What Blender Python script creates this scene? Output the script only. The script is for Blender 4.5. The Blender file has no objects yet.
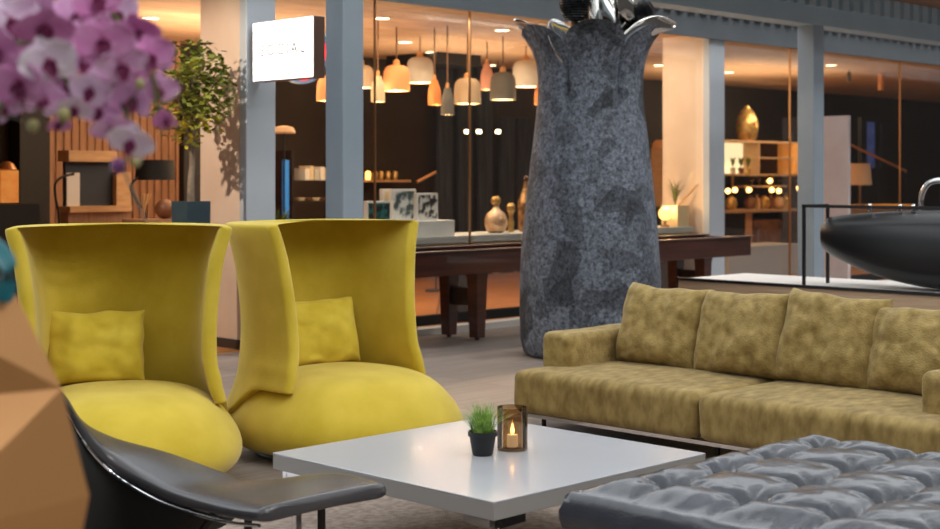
import bpy, bmesh, math, random
from mathutils import Vector, Matrix, noise

random.seed(7)
C = bpy.context.scene.collection
PI = math.pi
S2 = math.sqrt(2)
F, EYE, HX, HY = 1430.0, 1.45, 470.0, 177.0      # focal length in pixels, eye height, horizon


# ---------------------------------------------------------------- survey helpers (photo -> room metres)
def onY(px, wy):
    r = (px - HX) / F
    return wy * (1 + r) / (1 - r)


def onX(px, wx):
    r = (px - HX) / F
    return wx * (1 - r) / (1 + r)


def zz(py, wx, wy):
    return EYE - (py - HY) * (wx + wy) / S2 / F


def far(px, py, d):                                # point at depth d along the view
    X = (px - HX) / F * d
    return Vector(((X + d) / S2, (d - X) / S2, EYE - (py - HY) / F * d))


# ---------------------------------------------------------------- materials
def lin(c):
    out = []
    for v in c:
        v /= 255.0
        out.append(v / 12.92 if v <= 0.04045 else ((v + 0.055) / 1.055) ** 2.4)
    return tuple(out) + (1.0,)


MATS = {}


def mat(name, c, rough=0.5, metal=0.0, c2=None, scale=8.0, detail=4.0, stretch=(1, 1, 1), bump=0.0, bscale=60.0,
        bstretch=(1, 1, 1), sheen=0.0, coat=0.0, spec=0.5, emit=None, estr=0.0, lo=0.35, hi=0.65):
    m = bpy.data.materials.new(name)
    m.use_nodes = True
    nt = m.node_tree
    b = nt.nodes['Principled BSDF']
    b.inputs['Base Color'].default_value = lin(c)
    b.inputs['Roughness'].default_value = rough
    b.inputs['Metallic'].default_value = metal
    b.inputs['Specular IOR Level'].default_value = spec
    b.inputs['Sheen Weight'].default_value = sheen
    b.inputs['Coat Weight'].default_value = coat
    if emit:
        b.inputs['Emission Color'].default_value = lin(emit)
        b.inputs['Emission Strength'].default_value = estr
    tc = nt.nodes.new('ShaderNodeTexCoord')
    if c2:
        mp = nt.nodes.new('ShaderNodeMapping')
        mp.inputs['Scale'].default_value = stretch
        nt.links.new(tc.outputs['Object'], mp.inputs['Vector'])
        n = nt.nodes.new('ShaderNodeTexNoise')
        n.inputs['Scale'].default_value = scale
        n.inputs['Detail'].default_value = detail
        nt.links.new(mp.outputs['Vector'], n.inputs['Vector'])
        r = nt.nodes.new('ShaderNodeValToRGB')
        r.color_ramp.elements[0].position = lo
        r.color_ramp.elements[1].position = hi
        r.color_ramp.elements[0].color = lin(c)
        r.color_ramp.elements[1].color = lin(c2)
        nt.links.new(n.outputs['Fac'], r.inputs['Fac'])
        nt.links.new(r.outputs['Color'], b.inputs['Base Color'])
    if bump:
        mp = nt.nodes.new('ShaderNodeMapping')
        mp.inputs['Scale'].default_value = bstretch
        nt.links.new(tc.outputs['Object'], mp.inputs['Vector'])
        n = nt.nodes.new('ShaderNodeTexNoise')
        n.inputs['Scale'].default_value = bscale
        n.inputs['Detail'].default_value = 3
        nt.links.new(mp.outputs['Vector'], n.inputs['Vector'])
        bp = nt.nodes.new('ShaderNodeBump')
        bp.inputs['Strength'].default_value = bump
        bp.inputs['Distance'].default_value = 0.01
        nt.links.new(n.outputs['Fac'], bp.inputs['Height'])
        nt.links.new(bp.outputs['Normal'], b.inputs['Normal'])
    MATS[name] = m
    return m


def glass(name, tint, gloss=1.0, rough=0.0):
    m = bpy.data.materials.new(name)
    m.use_nodes = True
    nt = m.node_tree
    nt.nodes.remove(nt.nodes['Principled BSDF'])
    o = nt.nodes['Material Output']
    t = nt.nodes.new('ShaderNodeBsdfTransparent')
    t.inputs['Color'].default_value = lin(tint)
    g = nt.nodes.new('ShaderNodeBsdfGlossy')
    g.inputs['Roughness'].default_value = rough
    fr = nt.nodes.new('ShaderNodeFresnel')
    fr.inputs['IOR'].default_value = 1.45
    mu = nt.nodes.new('ShaderNodeMath')
    mu.operation = 'MULTIPLY'
    mu.inputs[1].default_value = gloss
    nt.links.new(fr.outputs['Fac'], mu.inputs[0])
    mx = nt.nodes.new('ShaderNodeMixShader')
    nt.links.new(mu.outputs[0], mx.inputs['Fac'])
    nt.links.new(t.outputs['BSDF'], mx.inputs[1])
    nt.links.new(g.outputs['BSDF'], mx.inputs[2])
    nt.links.new(mx.outputs['Shader'], o.inputs['Surface'])
    return m


def plank_mat(name, c, c2, width, length, rough, along='x', gap=(60, 55, 52), bump=0.1, spec=0.5):
    """planks in the object's xy plane, running along x or y"""
    m = bpy.data.materials.new(name)
    m.use_nodes = True
    nt = m.node_tree
    b = nt.nodes['Principled BSDF']
    b.inputs['Roughness'].default_value = rough
    b.inputs['Specular IOR Level'].default_value = spec
    tc = nt.nodes.new('ShaderNodeTexCoord')
    mp = nt.nodes.new('ShaderNodeMapping')
    if along == 'y':
        mp.inputs['Rotation'].default_value = (0, 0, PI / 2)
    nt.links.new(tc.outputs['Object'], mp.inputs['Vector'])
    br = nt.nodes.new('ShaderNodeTexBrick')
    br.inputs['Color1'].default_value = lin(c)
    br.inputs['Color2'].default_value = lin(c2)
    br.inputs['Mortar'].default_value = lin(gap)
    br.inputs['Scale'].default_value = 1.0
    br.inputs['Mortar Size'].default_value = 0.004
    br.inputs['Brick Width'].default_value = length
    br.inputs['Row Height'].default_value = width
    nt.links.new(mp.outputs['Vector'], br.inputs['Vector'])
    m2 = nt.nodes.new('ShaderNodeMapping')
    m2.inputs['Scale'].default_value = (1.2, 18, 1) if along == 'x' else (18, 1.2, 1)
    nt.links.new(tc.outputs['Object'], m2.inputs['Vector'])
    n = nt.nodes.new('ShaderNodeTexNoise')
    n.inputs['Scale'].default_value = 2.5
    n.inputs['Detail'].default_value = 5
    nt.links.new(m2.outputs['Vector'], n.inputs['Vector'])
    r = nt.nodes.new('ShaderNodeValToRGB')
    r.color_ramp.elements[0].position = 0.3
    r.color_ramp.elements[0].color = (0.62, 0.62, 0.62, 1)
    r.color_ramp.elements[1].position = 0.7
    r.color_ramp.elements[1].color = (1.15, 1.15, 1.15, 1)
    nt.links.new(n.outputs['Fac'], r.inputs['Fac'])
    mx = nt.nodes.new('ShaderNodeMix')
    mx.data_type = 'RGBA'
    mx.blend_type = 'MULTIPLY'
    mx.inputs['Factor'].default_value = 1.0
    nt.links.new(br.outputs['Color'], mx.inputs['A'])
    nt.links.new(r.outputs['Color'], mx.inputs['B'])
    nt.links.new(mx.outputs['Result'], b.inputs['Base Color'])
    return m


def stone_mat():
    """matt charcoal patchwork: angular scraps of lighter and darker slate with a fine mottle"""
    m = bpy.data.materials.new('slate_patchwork')
    m.use_nodes = True
    nt = m.node_tree
    b = nt.nodes['Principled BSDF']
    b.inputs['Roughness'].default_value = 0.6
    b.inputs['Specular IOR Level'].default_value = 0.3
    tc = nt.nodes.new('ShaderNodeTexCoord')
    dn = nt.nodes.new('ShaderNodeTexNoise')
    dn.inputs['Scale'].default_value = 5
    nt.links.new(tc.outputs['Object'], dn.inputs['Vector'])
    dm = nt.nodes.new('ShaderNodeMix')
    dm.data_type = 'VECTOR'
    dm.inputs['Factor'].default_value = 0.06
    nt.links.new(tc.outputs['Object'], dm.inputs['A'])
    nt.links.new(dn.outputs['Color'], dm.inputs['B'])

    def vor(sc):
        v = nt.nodes.new('ShaderNodeTexVoronoi')
        v.inputs['Scale'].default_value = sc
        nt.links.new(dm.outputs['Result'], v.inputs['Vector'])
        s = nt.nodes.new('ShaderNodeSeparateColor')
        nt.links.new(v.outputs['Color'], s.inputs['Color'])
        return s

    def ramp(src, stops):
        r = nt.nodes.new('ShaderNodeValToRGB')
        while len(r.color_ramp.elements) < len(stops):
            r.color_ramp.elements.new(0.5)
        for e, (p, v) in zip(r.color_ramp.elements, stops):
            e.position = p
            e.color = (v, v, v, 1)
        nt.links.new(src, r.inputs['Fac'])
        return r
    a = ramp(vor(4.6).outputs['Red'], [(0.0, 0.45), (0.12, 0.5), (0.15, 0.9), (1.0, 1.08)])
    bb = ramp(vor(8.5).outputs['Green'], [(0.0, 0.62), (0.28, 0.68), (0.34, 0.95), (1.0, 1.12)])
    n = nt.nodes.new('ShaderNodeTexNoise')
    n.inputs['Scale'].default_value = 30
    n.inputs['Detail'].default_value = 6
    n.inputs['Roughness'].default_value = 0.82
    nt.links.new(tc.outputs['Object'], n.inputs['Vector'])
    r = nt.nodes.new('ShaderNodeValToRGB')
    r.color_ramp.elements[0].position = 0.36
    r.color_ramp.elements[0].color = lin((33, 37, 44))
    r.color_ramp.elements[1].position = 0.66
    r.color_ramp.elements[1].color = lin((136, 144, 158))
    nt.links.new(n.outputs['Fac'], r.inputs['Fac'])
    last = r.outputs['Color']
    for k in (a, bb):
        mx = nt.nodes.new('ShaderNodeMix')
        mx.data_type = 'RGBA'
        mx.blend_type = 'MULTIPLY'
        mx.inputs['Factor'].default_value = 1.0
        nt.links.new(last, mx.inputs['A'])
        nt.links.new(k.outputs['Color'], mx.inputs['B'])
        last = mx.outputs['Result']
    nt.links.new(last, b.inputs['Base Color'])
    bp = nt.nodes.new('ShaderNodeBump')
    bp.inputs['Strength'].default_value = 0.5
    bp.inputs['Distance'].default_value = 0.02
    nt.links.new(n.outputs['Fac'], bp.inputs['Height'])
    nt.links.new(bp.outputs['Normal'], b.inputs['Normal'])
    return m


yellow = mat('lime_wool', (196, 170, 46), 0.85, c2=(210, 184, 64), scale=5, bump=0.25, bscale=220, sheen=0.25, spec=0.2)
yellow_pad = mat('lime_cotton', (202, 176, 50), 0.85, c2=(214, 190, 68), scale=9, bump=0.2, bscale=200, sheen=0.2, spec=0.2)
olive = mat('olive_velvet', (130, 108, 60), 0.9, c2=(182, 158, 100), scale=17, detail=9, bump=0.4, bscale=100, sheen=0.15, spec=0.2, lo=.3, hi=.75)
olive_seat = mat('olive_velvet_seat', (124, 102, 56), 0.9, c2=(174, 150, 94), scale=15, detail=9, stretch=(.8, 1.3, .7), bump=0.35, bscale=15,
                 bstretch=(.4, 2.6, .3), sheen=0.15, spec=0.2, lo=.3, hi=.75)
leather = mat('dark_leather', (44, 47, 55), 0.24, c2=(58, 61, 70), scale=3, coat=0.25, bump=0.15, bscale=120, spec=0.6)
leather_chaise = mat('black_leather', (62, 61, 64), 0.25, c2=(76, 73, 74), scale=3, bump=0.06, bscale=90, spec=0.5)
black_fabric = mat('black_fabric', (24, 24, 23), 0.8)
black_metal = mat('black_metal', (14, 14, 15), 0.45)
chrome = mat('chrome', (215, 215, 218), 0.12, 1.0)
silver = mat('polished_silver', (225, 222, 216), 0.08, 1.0)
white_lacquer = mat('grey_white_lacquer', (172, 173, 177), 0.3, c2=(176, 177, 181), scale=2, coat=0.2)
side_shade = mat('table_side_shade', (150, 146, 142), 0.45)
slate = stone_mat()
steel = mat('grey_steel_paint', (138, 152, 164), 0.5, c2=(146, 159, 170), scale=2)
flange_m = mat('brightened_steel_paint', (184, 192, 200), 0.5, c2=(190, 197, 204), scale=2)  # column steel lightened to stand in for light missing there
plaster = mat('warm_plaster', (222, 198, 176), 0.75, c2=(228, 206, 186), scale=3)
skirt = mat('dark_skirting', (70, 62, 58), 0.5)
beam_m = mat('grey_beam', (84, 90, 95), 0.6, c2=(90, 96, 101), scale=2)
front_beam_m = mat('blue_grey_beam', (160, 184, 198), 0.55, c2=(168, 190, 204), scale=2)
gold = mat('brass', (186, 146, 108), 0.35, 1.0)
ceil_in = plank_mat('beige_ceiling', (214, 176, 140), (206, 166, 130), 0.6, 3.0, 0.7, 'x', gap=(170, 130, 100))
ceil_wood = plank_mat('walnut_ceiling', (150, 108, 78), (126, 88, 62), 0.12, 3.0, 0.6, 'x', gap=(40, 28, 20))
floor_m = plank_mat('grey_plank_floor', (158, 146, 138), (136, 125, 118), 0.22, 1.8, 0.3, 'x', gap=(96, 88, 84))
floor_in = plank_mat('amber_floor', (196, 132, 72), (180, 116, 60), 0.16, 1.6, 0.4, 'x', gap=(110, 70, 40))
rug_m = mat('beige_rug', (176, 160, 148), 0.95, c2=(146, 130, 120), scale=30, detail=6, bump=0.8, bscale=140, spec=0.1)
wall_dark = mat('espresso_wall', (44, 33, 26), 0.7, c2=(34, 25, 20), scale=2)
unseen_wall = mat('unseen_grey_wall', (92, 88, 86), 0.7, c2=(84, 80, 78), scale=1)
wall_black = mat('black_wall', (16, 14, 14), 0.6)
mahogany = mat('mahogany', (76, 34, 24), 0.3, c2=(54, 23, 17), scale=4, stretch=(.4, 3, 6), coat=0.3)
mahog_dark = mat('dark_mahogany', (30, 16, 14), 0.4)
oak = mat('light_oak', (206, 166, 122), 0.55, c2=(190, 148, 104), scale=5, stretch=(1, 6, 6))
oak_kerb = mat('oak_plinth', (206, 176, 144), 0.5, c2=(190, 158, 128), scale=5, stretch=(1, .5, 9))
slat_m = mat('walnut_slats', (172, 132, 100), 0.6, c2=(150, 112, 82), scale=5, stretch=(6, 6, .6))
white_m = mat('white_paint', (226, 224, 220), 0.6)
cream = mat('cream_panel', (222, 206, 168), 0.6)
grey_top = mat('pale_grey_counter', (192, 194, 190), 0.45)
panel_white = mat('pale_pink_board', (214, 202, 200), 0.6, c2=(206, 192, 190), scale=3)
blackgloss = mat('black_satin', (13, 14, 17), 0.34, spec=0.5)
rim_black = mat('black_rail', (10, 10, 10), 0.4)
veneer = mat('bronze_veneer', (190, 138, 84), 0.34, 0.45, c2=(182, 130, 78), scale=2)
teal_leaf = mat('teal_leaf', (10, 66, 84), 0.4, c2=(20, 104, 112), scale=9)
green_leaf = mat('tree_leaf', (78, 92, 30), 0.55, c2=(146, 146, 52), scale=3)
yellow_leaf = mat('yellow_leaf', (206, 186, 40), 0.55)
palm_leaf = mat('palm_leaf', (70, 82, 34), 0.55)
bark = mat('grey_bark', (150, 132, 112), 0.8, c2=(110, 94, 78), scale=14)
teal_pot = mat('slate_blue_pot', (62, 80, 88), 0.4, c2=(50, 66, 74), scale=3)
grass_m = mat('bright_grass', (74, 128, 34), 0.5, c2=(168, 198, 90), scale=40)
pot_black = mat('black_pot', (28, 28, 30), 0.55)
soil = mat('dark_soil', (34, 26, 20), 0.95)
wax = mat('wax', (246, 238, 220), 0.5, emit=(255, 232, 200), estr=0.5)
flame_m = mat('flame', (255, 220, 150), 0.5, emit=(255, 200, 110), estr=14)
petal_m = mat('lilac_petal', (214, 148, 202), 0.6, c2=(246, 212, 240), scale=22, lo=.3, hi=.7)
petal_dark = mat('pink_petal', (202, 114, 176), 0.6, c2=(232, 168, 214), scale=22, lo=.3, hi=.7)
petal_pale = mat('pale_petal', (234, 208, 234), 0.6, c2=(252, 242, 250), scale=22, lo=.3, hi=.7)
lip_m = mat('magenta_lip', (116, 22, 74), 0.5, c2=(150, 60, 110), scale=60)
bud_m = mat('green_bud', (176, 176, 104), 0.5, c2=(150, 140, 90), scale=40)
bud_purple = mat('purple_bud', (150, 84, 150), 0.5, c2=(110, 60, 110), scale=40)
stem_m = mat('olive_stem', (96, 104, 48), 0.5, c2=(84, 64, 50), scale=9)
sign_face = mat('lit_acrylic', (255, 255, 255), 0.3, emit=(255, 252, 248), estr=1.6)
sign_side = mat('bronze_sign_box', (112, 84, 70), 0.4, 0.2)
letter_m = mat('grey_letter', (120, 114, 108), 0.6)
lamp_white = mat('downlight_lens', (255, 240, 215), 0.4, emit=(255, 226, 180), estr=14)
pend_glow = mat('pendant_glow', (255, 225, 170), 0.4, emit=(255, 196, 116), estr=5)
pend_cols = {
    'cream': mat('cream_shade', (226, 206, 168), 0.7), 'peach': mat('peach_shade', (226, 156, 104), 0.7),
    'grey': mat('pale_grey_shade', (206, 202, 192), 0.7), 'orange': mat('orange_shade', (224, 138, 74), 0.7),
    'taupe': mat('taupe_shade', (172, 150, 124), 0.7), 'smoke': mat('smoke_grey_shade', (98, 94, 88), 0.7),
    'pink': mat('pink_shade', (206, 148, 126), 0.7)}
cork = mat('cork_cap', (222, 160, 100), 0.7)
cable_m = mat('brown_cable', (120, 86, 62), 0.7)
pane_m = glass('clear_pane', (246, 246, 244), 0.22)
smoke_glass = glass('smoked_glass', (226, 212, 192), 0.9)
clear_glass = glass('bottle_glass', (236, 206, 170), 2.2, 0.05)
gold_mat = mat('aged_gold', (226, 192, 120), 0.35, 0.6, c2=(180, 136, 70), scale=14)
shade_beige = mat('beige_shade', (208, 172, 140), 0.7, emit=(255, 190, 130), estr=0.12)
bulb_m = mat('warm_bulb', (255, 230, 180), 0.4, emit=(255, 196, 110), estr=9)
globe_m = mat('amber_globe', (255, 210, 150), 0.4, emit=(255, 186, 96), estr=4)
amber_glow = mat('amber_self_glow', (240, 170, 80), 0.5, emit=(255, 160, 60), estr=0.35)
lit_panel = mat('backlit_panel', (240, 236, 200), 0.6, emit=(255, 240, 190), estr=1.3)
red_neon = mat('red_neon', (230, 40, 50), 0.4, emit=(255, 30, 50), estr=2.2)
cyan_neon = mat('cyan_neon', (60, 190, 220), 0.4, emit=(60, 190, 225), estr=1.3)
blue_neon = mat('blue_neon', (60, 90, 130), 0.4, emit=(60, 100, 160), estr=0.3)
blue_light = mat('blue_light', (40, 120, 190), 0.4, emit=(30, 110, 190), estr=0.5)
curtain_m = mat('blue_grey_curtain', (70, 78, 92), 0.8, c2=(46, 50, 60), scale=6, stretch=(6, 6, .3))
black_shade = mat('black_shade', (12, 11, 11), 0.7)
screen_m = mat('dark_slate_panel', (56, 62, 72), 0.4)
brown_m = mat('brown_ceramic', (132, 86, 54), 0.45, c2=(96, 58, 36), scale=6)
straw = mat('dry_straw', (196, 150, 96), 0.8)


def photo_mat(name, a, b, scale):
    return mat(name, a, 0.4, c2=b, scale=scale, detail=3, lo=.45, hi=.55)


print_green = photo_mat('botanic_print', (216, 218, 216), (70, 88, 92), 9)
print_bw = photo_mat('mono_print', (222, 220, 214), (24, 24, 28), 14)
print_teal = photo_mat('teal_print', (16, 22, 26), (40, 110, 110), 12)


# ---------------------------------------------------------------- mesh helpers
def nb():
    return bmesh.new()


def box(bm, x0, x1, y0, y1, z0, z1, M=None):
    vs = [bm.verts.new((x, y, z)) for z in (z0, z1) for y in (y0, y1) for x in (x0, x1)]
    for f in ((0, 2, 3, 1), (4, 5, 7, 6), (0, 1, 5, 4), (2, 6, 7, 3), (0, 4, 6, 2), (1, 3, 7, 5)):
        bm.faces.new([vs[i] for i in f])
    if M is not None:
        for v in vs:
            v.co = M @ v.co
    return vs


def rings(bm, rr, close=True, cap0=True, cap1=True):
    vv = [[bm.verts.new(p) for p in r] for r in rr]
    n = len(vv[0])
    for i in range(len(vv) - 1):
        for j in range(n if close else n - 1):
            k = (j + 1) % n
            bm.faces.new((vv[i][j], vv[i][k], vv[i + 1][k], vv[i + 1][j]))
    if cap0:
        bm.faces.new(list(reversed(vv[0])))
    if cap1:
        bm.faces.new(vv[-1])
    return vv


def lathe(bm, prof, n=32, c=(0, 0, 0), cap0=True, cap1=True, rf=None):
    rr = []
    for r, z in prof:
        rr.append([Vector((c[0] + r * (rf(2 * PI * j / n, z) if rf else 1) * math.cos(2 * PI * j / n),
                           c[1] + r * (rf(2 * PI * j / n, z) if rf else 1) * math.sin(2 * PI * j / n), c[2] + z)) for j in range(n)])
    return rings(bm, rr, True, cap0, cap1)


def tube(bm, pts, r, n=8, up=None):
    pts = [Vector(p) for p in pts]
    rad = r if isinstance(r, (list, tuple)) else [r] * len(pts)
    rr = []
    prev = None
    for i, p in enumerate(pts):
        t = (pts[min(i + 1, len(pts) - 1)] - pts[max(i - 1, 0)]).normalized()
        a = prev if prev is not None else (Vector((0, 0, 1)) if abs(t.z) < 0.9 else Vector((1, 0, 0)))
        s = t.cross(a).normalized()
        u = s.cross(t).normalized()
        prev = u
        rr.append([p + (s * math.cos(2 * PI * j / n) + u * math.sin(2 * PI * j / n)) * rad[i] for j in range(n)])
    rings(bm, rr)


def spline(pts, m=8):
    pts = [Vector(p) for p in pts]
    out = []
    for i in range(len(pts) - 1):
        p0, p1, p2, p3 = pts[max(i - 1, 0)], pts[i], pts[i + 1], pts[min(i + 2, len(pts) - 1)]
        for k in range(m):
            t = k / m
            out.append(0.5 * ((2 * p1) + (p2 - p0) * t + (2 * p0 - 5 * p1 + 4 * p2 - p3) * t * t + (3 * p1 - p0 - 3 * p2 + p3) * t ** 3))
    out.append(pts[-1])
    return out


def ball(bm, c, r, n=16, sz=1.0):
    prof = [(r * math.sin(PI * i / n), -r * sz * math.cos(PI * i / n)) for i in range(1, n)]
    lathe(bm, prof, n * 2, c)


def disc(bm, c, r, n=24, h=0.01):
    lathe(bm, [(r, 0), (r, h)], n, c)


def obj(name, bm, m, parent=None, smooth=True, bevel=0.0, sub=0, seg=2, angle=35):
    bmesh.ops.remove_doubles(bm, verts=bm.verts, dist=1e-6)
    bmesh.ops.recalc_face_normals(bm, faces=bm.faces)
    me = bpy.data.meshes.new(name)
    bm.to_mesh(me)
    bm.free()
    o = bpy.data.objects.new(name, me)
    C.objects.link(o)
    for k in (m if isinstance(m, (list, tuple)) else [m]):
        me.materials.append(k)
    if smooth:
        me.polygons.foreach_set('use_smooth', [True] * len(me.polygons))
        if not sub:
            me.set_sharp_from_angle(angle=math.radians(angle))
    if bevel:
        md = o.modifiers.new('bevel', 'BEVEL')
        md.width = bevel
        md.segments = seg
        md.limit_method = 'ANGLE'
        md.harden_normals = False
    if sub:
        md = o.modifiers.new('sub', 'SUBSURF')
        md.levels = sub
        md.render_levels = sub
    if parent is not None:
        o.parent = parent
    return o


LABELS = {}


def tag(o, label, cat, group=None, kind=None):
    o['label'] = label
    o['category'] = cat
    if group:
        o['group'] = group
    if kind:
        o['kind'] = kind
    key = label.lower()
    if key in LABELS:
        print('DUPLICATE LABEL', label)
    LABELS[key] = o.name
    return o


def thing(name, label, cat, loc=(0, 0, 0), rz=0.0, group=None):
    o = bpy.data.objects.new(name, None)
    C.objects.link(o)
    o.empty_display_size = 0.1
    o.location = loc
    o.rotation_euler = (0, 0, rz)
    return tag(o, label, cat, group)


def dup(root, loc, rz=0.0, label=None, sc=1.0):
    r = root.copy()
    C.objects.link(r)
    r.location = loc
    r.rotation_euler = (0, 0, rz)
    r.scale = (sc, sc, sc) if not isinstance(sc, tuple) else sc
    if label:
        tag(r, label, r['category'])
    for ch in list(root.children):
        c = ch.copy()
        C.objects.link(c)
        c.parent = r
        for g in ch.children:
            d = g.copy()
            C.objects.link(d)
            d.parent = c
    return r


def struct(name, bm, m, label, cat, parent=None, **kw):
    o = obj(name, bm, m, parent, **kw)
    o['kind'] = 'structure'
    if parent is None:
        o['label'] = label
        o['category'] = cat
    return o


def bx(x0, x1, y0, y1, z0, z1):
    b = nb()
    box(b, x0, x1, y0, y1, z0, z1)
    return b


def pillow_bm(w, h, t, seed, nu=28, nv=24, pinch=0.05, wrinkle=0.012, sag=0.0):
    """soft cushion in the xz plane, thickness along y"""
    bm = nb()
    V = {}
    for side in (1, -1):
        for i in range(nu + 1):
            for j in range(nv + 1):
                u, v = -1 + 2 * i / nu, -1 + 2 * j / nv
                edge = i in (0, nu) or j in (0, nv)
                if edge and side == -1:
                    V[(side, i, j)] = V[(1, i, j)]
                    continue
                th = ((1 - abs(u) ** 3.2) * (1 - abs(v) ** 3.2)) ** 0.42
                x = u * w / 2 * (1 - pinch * (1 - abs(v) ** 2) * abs(u) ** 3)
                z = v * h / 2 * (1 - pinch * (1 - abs(u) ** 2) * abs(v) ** 3)
                z -= sag * (1 - u * u) * (v + 1) * 0.5
                q = Vector((x * 6 + seed * 3.1, z * 6, side * 1.7))
                wv = noise.noise(q) * wrinkle * 1.4 + noise.noise(q * 2.7) * wrinkle * .7
                wv -= max(0, 1 - abs(noise.noise(q * .7 + Vector((0, seed, 0)))) * 1.0) ** 10 * wrinkle * .55
                rad = math.hypot(abs(u) - 1, abs(v) - 1)
                wv += math.sin(math.atan2(1.01 - abs(v), 1.01 - abs(u)) * 9 + seed) * wrinkle * 0.45 * math.exp(-rad * 3.0)
                y = side * (t / 2 * th + wv * min(1, th * 1.2))
                x += noise.noise(Vector((u * 2 + seed, v * 2, 5))) * 0.012
                z += noise.noise(Vector((u * 2, v * 2 + seed, 9))) * 0.012
                V[(side, i, j)] = bm.verts.new((x, y, z))
    for side in (1, -1):
        for i in range(nu):
            for j in range(nv):
                q = [V[(side, i, j)], V[(side, i + 1, j)], V[(side, i + 1, j + 1)], V[(side, i, j + 1)]]
                bm.faces.new(q)
    return bm


def rounded_block(x0, x1, y0, y1, z0, z1, r, seed=0, wr=0.0, n=14, crown=0.0):
    """upholstered block: dense rounded box with slight waviness"""
    bm = nb()
    bmesh.ops.create_cube(bm, size=2.0)
    bmesh.ops.subdivide_edges(bm, edges=bm.edges[:], cuts=n, use_grid_fill=True)
    hx, hy, hz = (x1 - x0) / 2, (y1 - y0) / 2, (z1 - z0) / 2
    c = Vector(((x0 + x1) / 2, (y0 + y1) / 2, (z0 + z1) / 2))
    for v in bm.verts:
        # bunch the loops near the edges
        u = Vector([math.copysign(1 - (1 - abs(a)) ** 1.5, a) for a in v.co])
        p = Vector((u.x * hx, u.y * hy, u.z * hz))
        q = Vector([max(-h + r, min(h - r, a)) for a, h in zip(p, (hx, hy, hz))])
        d = p - q
        if d.length > 1e-9:
            # box corner -> rounded
            m = max(abs(d.x), abs(d.y), abs(d.z))
            p = q + d.normalized() * m
        if crown and u.z > 0:
            p.z += crown * (1 - u.x ** 2) * (1 - u.y ** 2) * u.z
        if wr:
            nn = p.normalized() if p.length else Vector((0, 0, 1))
            s = noise.noise((p + c) * 5 + Vector((seed, 0, 0))) * wr + noise.noise((p + c) * 13 + Vector((0, seed, 0))) * wr * .5
            p += Vector((nn.x, nn.y, nn.z)) * s
        v.co = p + c
    return bm


# ================================================================= SETTING
WY = 9.75          # glazed front of the bar
PY = 8.02          # free-standing front posts
b = nb(); box(b, -7, 34, -6, 9.75, -.1, 0)
struct('floor', b, floor_m, 'grey plank floor of the lobby', 'floor', smooth=False)
b = nb(); box(b, 2, 32, 9.75, 15.2, -.1, .012)
struct('floor_inside', b, floor_in, 'amber wooden floor inside the bar', 'floor', smooth=False)
b = nb(); box(b, 3.9, 32, 15, 15.2, 0, 3.4)
struct('wall_back', b, wall_dark, 'dark brown back wall of the bar', 'wall', smooth=False)
b = nb(); box(b, 3.7, 3.9, 9.75, 15.2, 0, 3.4)
struct('wall_left', b, wall_dark, 'dark side wall of the bar', 'wall', smooth=False)
b = nb(); box(b, 31.8, 32, 9.75, 15.2, 0, 3.4)
struct('wall_right', b, wall_black, 'black far side wall of the bar', 'wall', smooth=False)
b = nb(); box(b, 3.7, 32, 9.88, 15.2, 3.1, 3.3)
struct('ceiling', b, ceil_in, 'warm beige ceiling of the bar', 'ceiling', smooth=False)
b = nb(); box(b, -7, 34, -6.2, -6, 0, 6.5)  # unseen wall, added to darken reflections in the bar glass
struct('wall_added_front', b, unseen_wall, 'unseen grey wall behind the viewer, added to darken glass reflections', 'wall', smooth=False)
b = nb(); box(b, -7.2, -7, -6, 15, 0, 6.5)  # unseen wall, added to keep light off the faces turned to it
struct('wall_added_side', b, unseen_wall, 'unseen grey end wall behind the viewer, added to block light', 'wall', smooth=False)
b = nb(); box(b, 33.8, 34, -6, 9.6, 0, 6.5)  # unseen wall, added against bright reflections like the one behind the viewer
struct('wall_added_end', b, unseen_wall, 'unseen grey wall at the distant end, added to darken reflections', 'wall', smooth=False)
k = -5.6
while k < 7.0:
    b = nb(); box(b, -7, 34, k, k + .75, 6.6, 7.0)  # unseen beams, added to break up sky reflections in leather and chrome
    struct('reflection_beam', b, beam_m, 'unseen grey beam added overhead to shape reflections, %.0f metres from the bar front' % (9.75 - k), 'beam', smooth=False)
    k += 2.0
# plank soffit of the lobby edge, above the front beam
b = nb(); box(b, 10.0, 32, 7.0, 8.35, 3.42, 3.55)
struct('ceiling_soffit', b, ceil_wood, 'walnut plank ceiling over the front beam', 'ceiling', smooth=False)


def beam(y0, y1, z0, z1, m, label, teeth, lip):
    bm = nb()
    box(bm, 3.0, 32, y0, y1, z0, z1)
    k = 3.0
    while k < 32:                                   # ribbed deck edge along the top of the beam
        box(bm, k, k + .13, y0 - .05, y0 + .02, z1 - teeth, z1 + .09)
        k += .22
    if lip:
        box(bm, 3.0, 32, y0 - .03, y0 + .03, z0 - .035, z0 + .035)
    return struct('beam', bm, m, label, 'beam', smooth=False)


beam(PY - .02, PY + .22, 3.04, 3.33, front_beam_m, 'blue-grey steel beam on the free-standing posts', .10, False)
beam(WY - .1, WY + .12, 3.07, 3.42, beam_m, 'dark grey ribbed beam above the bar windows', .12, True)

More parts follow.
